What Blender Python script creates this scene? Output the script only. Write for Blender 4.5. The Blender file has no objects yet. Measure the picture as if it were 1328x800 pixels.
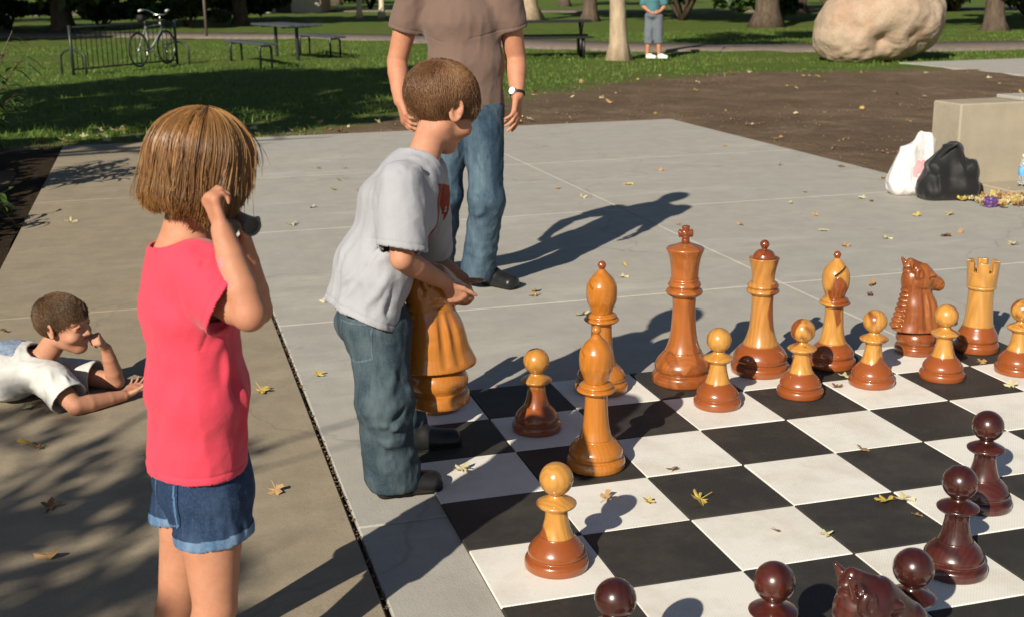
import bpy, math, random
import numpy as np
from mathutils import Vector, Matrix
random.seed(7)
rng = np.random.default_rng(11)
scene = bpy.context.scene
COL = scene.collection
R_ = math.radians
SQ = .345                                     # one square of the giant board, metres

# ------------------------------------------------------------------ camera constants (fitted from the board's corners)
F_PX, YAW, PITCH, ROLL = 1589.3, .278773, .259965, -.0124155
CAM = np.array([-.75233, -1.73669, 1.56368])
def cam_axes():
    cy, sy, cp, sp = math.cos(YAW), math.sin(YAW), math.cos(PITCH), math.sin(PITCH)
    f = np.array([sy*cp, cy*cp, -sp]); r = np.array([cy, -sy, 0.]); u = np.cross(r, f)
    c, s = math.cos(ROLL), math.sin(ROLL)
    return c*r+s*u, -s*r+c*u, f
CR, CU, CF = cam_axes()
FWD = np.array([math.sin(YAW), math.cos(YAW), 0.]); RGT = np.array([math.cos(YAW), -math.sin(YAW), 0.]); UP = np.array([0., 0., 1.])
def ray(x, y): return (x-664)/F_PX*CR-(y-400)/F_PX*CU+CF
def A(x, y, D):                               # a point seen at (x,y) of the photograph, D metres ahead
    d = ray(x, y); return CAM+d*(D/(d@FWD))
def G(x, y, z=0.):                            # the point of height z seen at (x,y)
    d = ray(x, y); return CAM+d*((z-CAM[2])/d[2])
def nrm(v): v = np.asarray(v, float); return v/np.linalg.norm(v)

# ------------------------------------------------------------------ object helpers
def link(o, parent=None):
    COL.objects.link(o)
    if parent is not None: o.parent = parent
    return o
def tag(o, label=None, cat=None, group=None, kind=None):
    if label: o['label'] = label
    if cat: o['category'] = cat
    if group: o['group'] = group
    if kind: o['kind'] = kind
    return o
def thing(name, label, cat, loc=(0, 0, 0), rz=0., group=None):
    o = bpy.data.objects.new(name, None); o.empty_display_size = .1
    link(o); o.location = loc; o.rotation_euler = (0, 0, rz)
    return tag(o, label, cat, group)
def copy_tree(o, parent=None):
    c = o.copy(); COL.objects.link(c); c.parent = parent
    for ch in list(o.children): copy_tree(ch, c)
    return c
def mesh_obj(name, V, Fc, mat, parent=None, smooth=True, matidx=None, attrs=None, sharp=None):
    me = bpy.data.meshes.new(name)
    V = np.asarray(V, np.float32)
    if isinstance(Fc, np.ndarray) and Fc.ndim == 2:
        n, k = Fc.shape
        me.vertices.add(len(V)); me.vertices.foreach_set('co', V.ravel())
        me.loops.add(n*k); me.loops.foreach_set('vertex_index', Fc.astype(np.int32).ravel())
        me.polygons.add(n); me.polygons.foreach_set('loop_start', np.arange(0, n*k, k, dtype=np.int32))
    else:
        me.from_pydata([tuple(map(float, v)) for v in V], [], [tuple(map(int, f)) for f in Fc])
    for m in (mat if isinstance(mat, (list, tuple)) else [mat]): me.materials.append(m)
    if matidx is not None: me.polygons.foreach_set('material_index', np.asarray(matidx, np.int32))
    me.polygons.foreach_set('use_smooth', np.full(len(me.polygons), smooth))
    if attrs:
        for k_, a in attrs.items():
            at = me.attributes.new(k_, 'FLOAT', 'POINT'); at.data.foreach_set('value', np.asarray(a, np.float32))
    me.update(calc_edges=True); me.validate()
    if sharp is not None: me.set_sharp_from_angle(angle=R_(sharp))
    return link(bpy.data.objects.new(name, me), parent)

class MB:                                     # collects boxes, tubes, lathes into one mesh
    def __init__(s): s.v = []; s.f = []
    def add(s, V, Fc):
        b = len(s.v); s.v += [tuple(map(float, v)) for v in V]; s.f += [tuple(b+int(i) for i in f) for f in Fc]
    def box(s, c, h, R=None, bev=0.):
        c = np.array(c, float); h = np.array(h, float); R = np.eye(3) if R is None else np.array(R)
        if bev <= 0:
            P = [(x, y, z) for x in (-1, 1) for y in (-1, 1) for z in (-1, 1)]
            V = [c+R@(np.array(p)*h) for p in P]
            s.add(V, [(0, 1, 3, 2), (4, 6, 7, 5), (0, 4, 5, 1), (2, 3, 7, 6), (0, 2, 6, 4), (1, 5, 7, 3)]); return
        V = []; ids = {}
        for sx in (-1, 1):
            for sy in (-1, 1):
                for sz in (-1, 1):
                    for ax in range(3):
                        p = np.array([sx, sy, sz])*(h-bev); p[ax] = (sx, sy, sz)[ax]*h[ax]
                        ids[(sx, sy, sz, ax)] = len(V); V.append(c+R@p)
        Fc = []
        for ax in range(3):
            o = [i for i in range(3) if i != ax]
            for sg in (-1, 1):
                q = []
                for a, b in ((-1, -1), (1, -1), (1, 1), (-1, 1)):
                    k = [0, 0, 0]; k[ax] = sg; k[o[0]] = a; k[o[1]] = b; q.append(ids[(*k, ax)])
                fl = (sg > 0) == (ax != 1)
                Fc.append(q if fl else q[::-1])
        for ax in range(3):
            o = [i for i in range(3) if i != ax]
            for a in (-1, 1):
                for b in (-1, 1):
                    k0 = [0, 0, 0]; k1 = [0, 0, 0]; k0[ax] = -1; k1[ax] = 1
                    for k in (k0, k1): k[o[0]] = a; k[o[1]] = b
                    Fc.append((ids[(*k0, o[0])], ids[(*k1, o[0])], ids[(*k1, o[1])], ids[(*k0, o[1])]))
        for sx in (-1, 1):
            for sy in (-1, 1):
                for sz in (-1, 1): Fc.append(tuple(ids[(sx, sy, sz, a)] for a in range(3)))
        s.add(V, Fc)
    def tube(s, pts, rad, n=8, cap=True):
        P = [np.array(p, float) for p in pts]; m = len(P)
        rad = [rad]*m if np.isscalar(rad) else rad
        up = None; V = []
        for i in range(m):
            t = nrm(P[min(i+1, m-1)]-P[max(i-1, 0)])
            if up is None:
                a = np.array([0, 0, 1.]) if abs(t[2]) < .9 else np.array([1., 0, 0]); up = nrm(np.cross(t, a))
            up = nrm(up-t*(up@t)); w = np.cross(t, up)
            for k in range(n):
                a = 2*math.pi*k/n; V.append(P[i]+rad[i]*(math.cos(a)*up+math.sin(a)*w))
        Fc = [(i*n+k, i*n+(k+1) % n, (i+1)*n+(k+1) % n, (i+1)*n+k) for i in range(m-1) for k in range(n)]
        if cap: Fc += [tuple(range(n))[::-1], tuple((m-1)*n+k for k in range(n))]
        s.add(V, Fc)
    def lathe(s, prof, n=48, c=(0, 0, 0)):
        c = np.array(c, float); V = []; rows = []
        for r, z in prof:
            if r < 1e-5: rows.append([len(V)]); V.append(c+np.array([0, 0, z]))
            else:
                rows.append(list(range(len(V), len(V)+n)))
                V += [c+np.array([r*math.cos(2*math.pi*k/n), r*math.sin(2*math.pi*k/n), z]) for k in range(n)]
        Fc = []
        for a, b in zip(rows, rows[1:]):
            for k in range(n):
                k2 = (k+1) % n
                if len(a) == 1 and len(b) == 1: continue
                if len(a) == 1: Fc.append((a[0], b[k2], b[k]))
                elif len(b) == 1: Fc.append((a[k], a[k2], b[0]))
                else: Fc.append((a[k], a[k2], b[k2], b[k]))
        if len(rows[0]) > 1: Fc.append(tuple(rows[0][::-1]))
        if len(rows[-1]) > 1: Fc.append(tuple(rows[-1]))
        s.add(V, Fc)
    def build(s, name, mat, parent=None, smooth=False, sharp=None):
        return mesh_obj(name, s.v, s.f, mat, parent, smooth, sharp=sharp)
def smooth_prof(P, sub=4):                    # Catmull-Rom through profile points; a point repeated stays a crease
    P = [np.array(p, float) for p in P]; out = []
    for i in range(len(P)-1):
        if np.allclose(P[i], P[i+1]): continue
        p0 = P[i-1] if i > 0 else 2*P[i]-P[i+1]
        p3 = P[i+2] if i+2 < len(P) else 2*P[i+1]-P[i]
        for k in range(sub):
            t = k/sub
            a = .5*(2*P[i]+(P[i+1]-p0)*t+(2*p0-5*P[i]+4*P[i+1]-p3)*t*t+(3*P[i]-p0-3*P[i+1]+p3)*t**3)
            out.append((max(a[0], 0.), a[1]))
    out.append(tuple(P[-1])); return out

# ------------------------------------------------------------------ noise
_N = np.random.default_rng(5).random((64, 64, 64)).astype(np.float32)
def vnoise(P, freq=1., off=0.):
    P = np.asarray(P, np.float32)*np.asarray(freq, np.float32)+off
    i = np.floor(P).astype(int); f = P-i; f = f*f*(3-2*f); i %= 64; j = (i+1) % 64
    def g(a, b, c): return _N[a, b, c]
    x0, y0, z0 = i[..., 0], i[..., 1], i[..., 2]; x1, y1, z1 = j[..., 0], j[..., 1], j[..., 2]
    fx, fy, fz = f[..., 0], f[..., 1], f[..., 2]
    c00 = g(x0, y0, z0)*(1-fx)+g(x1, y0, z0)*fx; c10 = g(x0, y1, z0)*(1-fx)+g(x1, y1, z0)*fx
    c01 = g(x0, y0, z1)*(1-fx)+g(x1, y0, z1)*fx; c11 = g(x0, y1, z1)*(1-fx)+g(x1, y1, z1)*fx
    return ((c00*(1-fy)+c10*fy)*(1-fz)+(c01*(1-fy)+c11*fy)*fz)*2-1
def fbm(P, freq, off=0., oct=4):
    a, s = 1., 0.
    for k in range(oct): s = s+a*vnoise(P, np.asarray(freq)*2**k, off+k*7.3); a *= .5
    return s

# ------------------------------------------------------------------ signed-distance modeller (one continuous surface)
class Field:
    def __init__(s, lo, hi, h):
        s.lo = np.array(lo, float); s.h = h
        s.n = np.ceil((np.array(hi)-s.lo)/h).astype(int)+1
        s.D = np.full(s.n, .5, np.float32)
        s.ax = [(s.lo[i]+h*np.arange(s.n[i])).astype(np.float32) for i in range(3)]
    def sl(s, lo, hi, m):
        a = np.clip(np.floor((np.array(lo)-m-s.lo)/s.h).astype(int), 0, s.n); b = np.clip(np.ceil((np.array(hi)+m-s.lo)/s.h).astype(int)+1, 0, s.n)
        if np.any(b <= a): return None
        q = tuple(slice(a[i], b[i]) for i in range(3))
        X = s.ax[0][q[0]][:, None, None]; Y = s.ax[1][q[1]][None, :, None]; Z = s.ax[2][q[2]][None, None, :]
        return q, X, Y, Z
    def put(s, prim, k=.0, mode='add'):
        fn, lo, hi = prim
        r = s.sl(lo, hi, max(k, 0)+.02)
        if r is None: return s
        q, X, Y, Z = r
        d = fn(X, Y, Z).astype(np.float32); D = s.D[q]
        if mode == 'add':
            if k > 0:
                hh = np.maximum(k-np.abs(d-D), 0)/k; s.D[q] = np.minimum(d, D)-hh*hh*k*.25
            else: s.D[q] = np.minimum(d, D)
        else:
            if k > 0:
                hh = np.maximum(k-np.abs(-d-D), 0)/k; s.D[q] = np.maximum(-d, D)+hh*hh*k*.25
            else: s.D[q] = np.maximum(-d, D)
        return s
    def sub(s, prim, k=0.): return s.put(prim, k, 'sub')
    def plane(s, p, n):                       # keep the side n points away from
        n = nrm(n); p = np.array(p)
        d = (s.ax[0]-p[0])[:, None, None]*n[0]+(s.ax[1]-p[1])[None, :, None]*n[1]+(s.ax[2]-p[2])[None, None, :]*n[2]
        s.D = np.maximum(s.D, d.astype(np.float32)); return s
    def shell(s, t): s.D = np.maximum(s.D, -(s.D+t)); return s
    def mesh(s, it=2, lam=.5):
        D = s.D.copy(); D[0] = D[-1] = .5; D[:, 0] = D[:, -1] = .5; D[:, :, 0] = D[:, :, -1] = .5
        I = D < 0
        c = np.zeros(np.array(D.shape)-1, np.uint8)
        for a in (0, 1):
            for b in (0, 1):
                for e in (0, 1): c += I[a:a+c.shape[0], b:b+c.shape[1], e:e+c.shape[2]]
        idx = np.argwhere((c > 0) & (c < 8))
        ids = np.full(c.shape, -1, np.int32); ids[tuple(idx.T)] = np.arange(len(idx))
        acc = np.zeros((len(idx), 3)); cnt = np.zeros(len(idx))
        for ax in range(3):
            o = [i for i in range(3) if i != ax]
            for a in (0, 1):
                for b in (0, 1):
                    p0 = idx.copy(); p0[:, o[0]] += a; p0[:, o[1]] += b; p1 = p0.copy(); p1[:, ax] += 1
                    d0 = D[tuple(p0.T)]; d1 = D[tuple(p1.T)]; m = (d0 < 0) != (d1 < 0)
                    t = np.where(m, d0/np.where(m, d0-d1, 1), 0)
                    q = p0.astype(float); q[:, ax] += t
                    acc[m] += q[m]; cnt[m] += 1
        V = s.lo+s.h*acc/cnt[:, None]
        Q = []
        for ax in range(3):
            o = [(ax+1) % 3, (ax+2) % 3]
            S0 = [slice(None)]*3; S1 = [slice(None)]*3; S0[ax] = slice(0, -1); S1[ax] = slice(1, None)
            e = np.argwhere(I[tuple(S0)] != I[tuple(S1)])
            e = e[(e[:, o[0]] > 0) & (e[:, o[1]] > 0)]
            e = e[(e[:, o[0]] < D.shape[o[0]]-1) & (e[:, o[1]] < D.shape[o[1]]-1)]
            def cid(da, db):
                q = e.copy(); q[:, o[0]] += da; q[:, o[1]] += db; return ids[tuple(q.T)]
            f = np.stack([cid(-1, -1), cid(0, -1), cid(0, 0), cid(-1, 0)], 1)
            ins = I[tuple(e.T)]
            f[~ins] = f[~ins][:, ::-1]; Q.append(f)
        Q = np.concatenate(Q); Q = Q[(Q >= 0).all(1)]
        ed = np.concatenate([Q[:, [0, 1]], Q[:, [1, 2]], Q[:, [2, 3]], Q[:, [3, 0]]])
        ed = np.concatenate([ed, ed[:, ::-1]]); n = len(V); deg = np.bincount(ed[:, 0], minlength=n).clip(1)
        for _ in range(it):
            M = np.stack([np.bincount(ed[:, 0], V[ed[:, 1], i], n) for i in range(3)], 1)/deg[:, None]
            V = V+lam*(M-V)
        return V, Q
SGN = [None]
def vnormals(V, Q):
    N = vnormals0(V, Q)
    return N*SGN[0][:, None] if SGN[0] is not None and len(SGN[0]) == len(V) else N
def vnormals0(V, Q):
    a = np.cross(V[Q[:, 2]]-V[Q[:, 0]], V[Q[:, 3]]-V[Q[:, 1]]); N = np.zeros_like(V)
    for k in range(4):
        for i in range(3): N[:, i] += np.bincount(Q[:, k], a[:, i], len(V))
    return N/np.maximum(np.linalg.norm(N, axis=1), 1e-9)[:, None]
def rc(a, b, ra, rb=None):
    rb = ra if rb is None else rb; a = np.array(a, float); b = np.array(b, float); ab = b-a; L = max(ab@ab, 1e-9); m = max(ra, rb)
    def f(X, Y, Z):
        x, y, z = X-a[0], Y-a[1], Z-a[2]
        t = np.clip((x*ab[0]+y*ab[1]+z*ab[2])/L, 0, 1)
        return np.sqrt((x-t*ab[0])**2+(y-t*ab[1])**2+(z-t*ab[2])**2)-(ra+(rb-ra)*t)
    return f, np.minimum(a, b)-m, np.maximum(a, b)+m
def ell(c, r, R=None):
    c = np.array(c, float); r = np.array(r, float); R = np.eye(3) if R is None else np.array(R)   # rows = local axes
    e = np.sqrt(((R*r[:, None])**2).sum(0))
    def f(X, Y, Z):
        x, y, z = X-c[0], Y-c[1], Z-c[2]
        l = [R[i, 0]*x+R[i, 1]*y+R[i, 2]*z for i in range(3)]
        k0 = np.sqrt(sum((l[i]/r[i])**2 for i in range(3))); k1 = np.sqrt(sum((l[i]/r[i]**2)**2 for i in range(3)))
        return k0*(k0-1)/np.maximum(k1, 1e-6)
    return f, c-e, c+e
def ecap(a, b, u, sa, sb, ez=None):           # tapered capsule of elliptical section; u = first section axis, s = (along u, across)
    a = np.array(a, float); b = np.array(b, float); ab = b-a; L = ab@ab; w = nrm(ab); u = np.array(u, float); u = nrm(u-w*(u@w)); v = np.cross(w, u)
    m = max(*sa, *sb); ez = min(*sa, *sb)*.8 if ez is None else ez
    def f(X, Y, Z):
        x, y, z = X-a[0], Y-a[1], Z-a[2]
        t = np.clip((x*ab[0]+y*ab[1]+z*ab[2])/L, 0, 1)
        x, y, z = x-t*ab[0], y-t*ab[1], z-t*ab[2]
        p = x*u[0]+y*u[1]+z*u[2]; q = x*v[0]+y*v[1]+z*v[2]; o = x*w[0]+y*w[1]+z*w[2]
        ru = sa[0]+(sb[0]-sa[0])*t; rv = sa[1]+(sb[1]-sa[1])*t
        k0 = np.sqrt((p/ru)**2+(q/rv)**2+(o/ez)**2); k1 = np.sqrt((p/ru**2)**2+(q/rv**2)**2+(o/ez**2)**2)
        d = k0*(k0-1)/np.maximum(k1, 1e-6)
        return np.where(k0 < 1e-3, -np.minimum(ru, rv), d)
    return f, np.minimum(a, b)-m, np.maximum(a, b)+m
def rbox(c, h, R=None, r=0.):
    c = np.array(c, float); h = np.array(h, float); R = np.eye(3) if R is None else np.array(R)
    e = np.abs(R*h[:, None]).sum(0)
    def f(X, Y, Z):
        x, y, z = X-c[0], Y-c[1], Z-c[2]
        q = [np.abs(R[i, 0]*x+R[i, 1]*y+R[i, 2]*z)-(h[i]-r) for i in range(3)]
        return np.sqrt(sum(np.maximum(i, 0)**2 for i in q))+np.minimum(np.maximum(np.maximum(q[0], q[1]), q[2]), 0)-r
    return f, c-e, c+e
def chain(Fd, pts, rad, k=.01):
    for i in range(len(pts)-1): Fd.put(rc(pts[i], pts[i+1], rad[i], rad[i+1]), k)
def segdist(V, a, b):
    a = np.array(a); ab = np.array(b)-a; t = np.clip(((V-a)@ab)/(ab@ab), 0, 1); return np.linalg.norm(V-a-t[:, None]*ab, axis=1), t
def frame(fwd, up=UP):                        # rows: side (its right), forward, up
    f = nrm(fwd); r = nrm(np.cross(f, up)); return np.stack([r, f, np.cross(r, f)])

# ------------------------------------------------------------------ materials
class NT:
    def __init__(s, name, rough=.6, spec=.5):
        s.m = bpy.data.materials.new(name); s.m.use_nodes = True; s.t = s.m.node_tree; s.b = s.t.nodes['Principled BSDF']
        s.b.inputs['Roughness'].default_value = rough; s.b.inputs['Specular IOR Level'].default_value = spec
    def n(s, ty, **kw):
        x = s.t.nodes.new(ty)
        for k, v in kw.items():
            if k.startswith('i_'):
                kk = k[2:]; kk = int(kk) if kk.isdigit() else kk.replace('_', ' ')
                if hasattr(v, 'is_output'): s.t.links.new(v, x.inputs[kk])
                else: x.inputs[kk].default_value = v
            else: setattr(x, k, v)
        return x
    def l(s, a, b): s.t.links.new(a, s.b.inputs[b] if isinstance(b, str) else b)
    def coord(s, which='Object'):
        if not hasattr(s, '_tc'): s._tc = s.n('ShaderNodeTexCoord')
        return s._tc.outputs[which]
    def map(s, scale=(1, 1, 1), rot=(0, 0, 0), loc=(0, 0, 0), which='Object'):
        return s.n('ShaderNodeMapping', i_Vector=s.coord(which), i_Scale=scale, i_Rotation=rot, i_Location=loc).outputs[0]
    def noise(s, scale=5., detail=4., vec=None, rough=.5, dist=0.):
        return s.n('ShaderNodeTexNoise', i_Vector=vec if vec is not None else s.coord(), i_Scale=scale, i_Detail=detail, i_Roughness=rough, i_Distortion=dist).outputs['Fac']
    def ramp(s, fac, stops, interp='LINEAR'):
        x = s.n('ShaderNodeValToRGB', i_Fac=fac); r = x.color_ramp; r.interpolation = interp
        while len(r.elements) < len(stops): r.elements.new(.5)
        for e, (p, c) in zip(r.elements, stops):
            e.position = p; e.color = (*c, 1) if hasattr(c, '__len__') else (c, c, c, 1)
        return x.outputs[0]
    def mix(s, fac, a, b, mode='MIX'):
        x = s.n('ShaderNodeMix', data_type='RGBA', blend_type=mode)
        for i, v in ((0, fac), (6, a), (7, b)):
            if hasattr(v, 'is_output'): s.t.links.new(v, x.inputs[i])
            elif hasattr(v, '__len__'): x.inputs[i].default_value = (*v[:3], 1)
            else: x.inputs[i].default_value = v
        return x.outputs[2]
    def math(s, op, a, b=0., c=0.):
        x = s.n('ShaderNodeMath', operation=op)
        for i, v in enumerate((a, b, c)):
            if hasattr(v, 'is_output'): s.t.links.new(v, x.inputs[i])
            else: x.inputs[i].default_value = v
        return x.outputs[0]
    def xyz(s, vec): return s.n('ShaderNodeSeparateXYZ', i_0=vec).outputs
    def bump(s, h, strength=.3, dist=.01, prev=None):
        x = s.n('ShaderNodeBump', i_Height=h, i_Strength=strength, i_Distance=dist)
        if prev is not None: s.t.links.new(prev, x.inputs['Normal'])
        s.l(x.outputs[0], 'Normal'); return x.outputs[0]
    def col(s, c):
        if hasattr(c, 'is_output'): s.l(c, 'Base Color')
        else: s.b.inputs['Base Color'].default_value = (*c, 1)
        return s

def M_plain(name, c, rough=.6, spec=.4, var=.15, scale=20., metal=0., bump=0.):
    t = NT(name, rough, spec); f = t.noise(scale, 3)
    t.col(t.ramp(f, [(.3, tuple(x*(1-var) for x in c)), (.7, tuple(min(1, x*(1+var)) for x in c))]))
    t.b.inputs['Metallic'].default_value = metal
    if bump: t.bump(t.noise(scale*4, 4), bump, .005)
    return t.m
def M_skin(name, c):
    t = NT(name, .6, .3); f = t.noise(14, 5, rough=.7); g = t.noise(70, 4, rough=.7)
    b = t.ramp(f, [(.3, (c[0]*.84, c[1]*.70, c[2]*.66)), (.7, (c[0]*1.06, c[1]*1.03, c[2]*1.0))])
    t.col(t.mix(.32, b, t.ramp(g, [(.35, (c[0], c[1]*.7, c[2]*.65)), (.6, c)])))
    t.b.inputs['Subsurface Weight'].default_value = .15
    t.b.inputs['Subsurface Radius'].default_value = (1., .35, .18); t.b.inputs['Subsurface Scale'].default_value = .012
    t.bump(t.noise(300, 3), .10, .003); return t.m
def M_cloth(name, c, weave=900., var=.08, rough=.85, bump=.25, fade=None):
    t = NT(name, rough, .2); f = t.noise(6, 5, rough=.6)
    b = t.ramp(f, [(.3, tuple(x*(1-var) for x in c)), (.7, tuple(min(1, x*(1+var)) for x in c))])
    if fade: b = t.mix(t.ramp(t.noise(3.2, 5, rough=.65), [(.48, 0.), (.72, .75)]), b, fade)
    t.col(t.mix(.25, b, t.ramp(t.noise(weave, 1), [(.3, tuple(x*.6 for x in c)), (.7, tuple(min(1, x*1.35) for x in c))])))
    t.b.inputs['Sheen Weight'].default_value = .15
    n1 = t.bump(t.noise(weave*.6, 2), bump, .002); t.bump(t.noise(28, 4), .25, .01, n1); return t.m
def M_denim(name, c, fade, amt=.6):
    t = NT(name, .85, .2)
    f = t.ramp(t.noise(7, 6, t.map((1, 1, .35)), .7), [(.42, 0.), (.68, amt)])
    b = t.mix(f, c, fade)
    sp = t.ramp(t.noise(420, 2, t.map((1, 1, .4))), [(.45, 0.), (.75, .55)])
    b = t.mix(sp, b, tuple(min(1, x*1.9+.03) for x in c))
    t.col(b); n1 = t.bump(t.noise(600, 2), .25, .002); t.bump(t.noise(22, 5, t.map((1, 1, .6))), .35, .012, n1); return t.m
def M_hair(name, c0, c1, c2):
    t = NT(name, .42, .45)
    a = t.n('ShaderNodeAttribute', attribute_name='rnd').outputs['Fac']
    t.col(t.ramp(a, [(0., c0), (.5, c1), (1., c2)])); return t.m
def M_wood(name, sap, heart, bias=.5, patch=2.3, grain=.35, rough=.28, shift=(0, 0, 0), hz=None):
    t = NT(name, rough, .5)
    oi = t.n('ShaderNodeObjectInfo').outputs['Random']
    v = t.map((1, 1, .45), loc=shift)
    big = t.noise(patch*4, 2, v, .45, .6)
    mask = t.ramp(big, [(bias-.012, 0.), (bias+.012, 1.)])
    ring = t.n('ShaderNodeTexWave', wave_type='RINGS', i_Vector=t.map((1, 1, .12), (0.12, .2, 0), (.03, .02, 0)), i_Scale=26., i_Distortion=4., i_Detail=3., i_Detail_Scale=1.6).outputs['Fac']
    fib = t.noise(180, 3, t.map((1, 1, .06)))
    b = t.mix(mask, sap, heart)
    edge = t.ramp(big, [(bias-.03, 0.), (bias, .5), (bias+.03, 0.)])
    b = t.mix(edge, b, tuple(x*.5 for x in heart))
    b = t.mix(t.math('MULTIPLY', ring, grain), b, t.mix(.6, b, tuple(x*.35 for x in heart)), 'MIX')
    b = t.mix(t.math('MULTIPLY', fib, .35), b, t.mix(1., b, (.55, .5, .45), 'MULTIPLY'))
    if hz is not None:                        # the turned foot of each light piece is a darker wood glued below the stem
        z = t.xyz(t.coord())[2]; m = t.ramp(t.math('DIVIDE', z, .4), [(hz/.4-.002, 1.), (hz/.4+.002, 0.)])
        b = t.mix(m, b, t.mix(t.math('MULTIPLY', fib, .4), heart, tuple(x*.6 for x in heart)))
    t.col(b)
    t.b.inputs['Coat Weight'].default_value = .75
    t.l(t.ramp(t.noise(26, 6, rough=.7), [(.35, .05), (.6, .11), (.72, .32)]), 'Coat Roughness')
    n1 = t.bump(t.noise(9, 3), .05, .01); t.bump(t.noise(120, 4), .05, .002, n1); return t.m

SKIN_G = M_skin('skin_girl', (.46, .235, .145)); SKIN_B = M_skin('skin_boy', (.47, .25, .16)); SKIN_M = M_skin('skin_man', (.47, .235, .145))
LIP = M_plain('lips', (.43, .185, .135), .45); EYEW = M_plain('eye_white', (.75, .72, .68), .2, .5, .03); EYED = M_plain('iris', (.035, .022, .014), .15, .5, .1)
# (the rest of the materials follow where they are used)
# ================================================================== SETTING
def dirt_edge(x): return 12.05+np.clip((np.asarray(x)-.6)/7.2, 0, 1)*6.6-np.clip((np.asarray(x)-8.2)/4, 0, 1)*1.0
def M_ground():
    t = NT('ground_soil_and_lawn', .95, .15)
    P = t.map(); x, y, z = t.xyz(P)
    e = t.n('ShaderNodeMapRange', i_0=x, i_1=.6, i_2=7.8, i_3=12.05, i_4=18.65).outputs[0]
    e = t.math('SUBTRACT', e, t.n('ShaderNodeMapRange', i_0=x, i_1=8.2, i_2=12.2, i_3=0., i_4=1.).outputs[0])
    n = t.math('MULTIPLY', t.math('SUBTRACT', t.noise(.9, 6, P, .65), .5), 4.2)
    g = t.ramp(t.math('ADD', t.math('MULTIPLY', t.math('ADD', t.math('SUBTRACT', y, e), n), .5), .5), [(.15, 0.), (.75, 1.)])
    gl = t.ramp(x, [(0., 1.), (.001, 0.)])                      # west of the slab: garden bed soil handled by its own sheet
    f1 = t.noise(.35, 4, P); f2 = t.noise(9, 6, P, .7); f3 = t.noise(45, 4, P, .7)
    grass = t.ramp(t.mix(.5, f2, f3), [(.32, (.03, .06, .009)), (.5, (.085, .145, .022)), (.68, (.17, .21, .045))])
    grass = t.mix(t.ramp(f1, [(.4, 0.), (.7, .45)]), grass, (.15, .125, .045))
    dirt = t.ramp(t.mix(.55, t.noise(1.6, 7, P, .72), f3), [(.3, (.105, .070, .044)), (.5, (.195, .135, .088)), (.68, (.28, .205, .14))])
    dirt = t.mix(t.ramp(t.noise(.55, 7, t.map(loc=(9, 2, 0)), .72), [(.42, .55), (.6, 0.)]), dirt, (.10, .066, .042)); dirt = t.mix(t.ramp(t.noise(.8, 7, t.map(loc=(2, 5, 0)), .75), [(.55, 0.), (.68, .6)]), dirt, (.31, .235, .165))
    t.col(t.mix(g, dirt, grass))
    b = t.bump(t.noise(1.3, 8, P, .7), .9, .22); t.bump(t.mix(.5, f2, f3), .9, .05, b); return t.m
def M_concrete(name, c, warm, stain=.35, dark=.65, crack=.22):
    t = NT(name, .88, .25); P = t.map()
    big = t.noise(.8, 5, P, .6); mid = t.noise(5, 6, P, .7); fine = t.noise(160, 3, P, .6); brush = t.noise(20, 4, t.map((1, .12, 1)), .6)
    b = t.mix(t.ramp(big, [(.3, 0.), (.7, 1.)]), c, warm)
    b = t.mix(t.ramp(mid, [(.38, stain), (.62, 0.)]), b, tuple(x*dark for x in c))
    b = t.mix(t.math('MULTIPLY', brush, .25), b, tuple(x*.72 for x in warm))
    spots = t.ramp(t.noise(2.3, 7, t.map(loc=(7, 3, 0)), .75), [(.62, 0.), (.68, .45)])
    b = t.mix(spots, b, tuple(x*.6 for x in warm))
    b = t.mix(t.ramp(fine, [(.3, .35), (.55, 0.)]), b, tuple(x*.62 for x in c))
    st = t.ramp(t.noise(1.1, 6, t.map((.45, 1.6, 1), (0, 0, .5), (3, 8, 0)), .7), [(.55, 0.), (.70, .5)])
    b = t.mix(st, b, tuple(min(1, x*1.32) for x in c))
    cr = t.n('ShaderNodeTexVoronoi', feature='DISTANCE_TO_EDGE', i_Vector=t.n('ShaderNodeVectorMath', operation='ADD', i_0=P, i_1=t.n('ShaderNodeVectorMath', operation='SCALE', i_0=t.n('ShaderNodeTexNoise', i_Vector=P, i_Scale=2.2, i_Detail=5.).outputs['Color'], i_Scale=.55).outputs[0]).outputs[0], i_Scale=.33).outputs['Distance']
    ck = t.ramp(cr, [(.0009, 1.), (.0022, 0.)]); b = t.mix(t.math('MULTIPLY', ck, crack), b, (.07, .055, .04))
    grit = t.n('ShaderNodeTexVoronoi', i_Vector=P, i_Scale=95.).outputs['Distance']; b = t.mix(t.ramp(grit, [(.08, .5), (.2, 0.)]), b, tuple(x*.45 for x in c))
    t.col(b); n1 = t.bump(fine, .35, .003); t.bump(t.mix(.5, mid, brush), .25, .008, n1); return t.m

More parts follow.
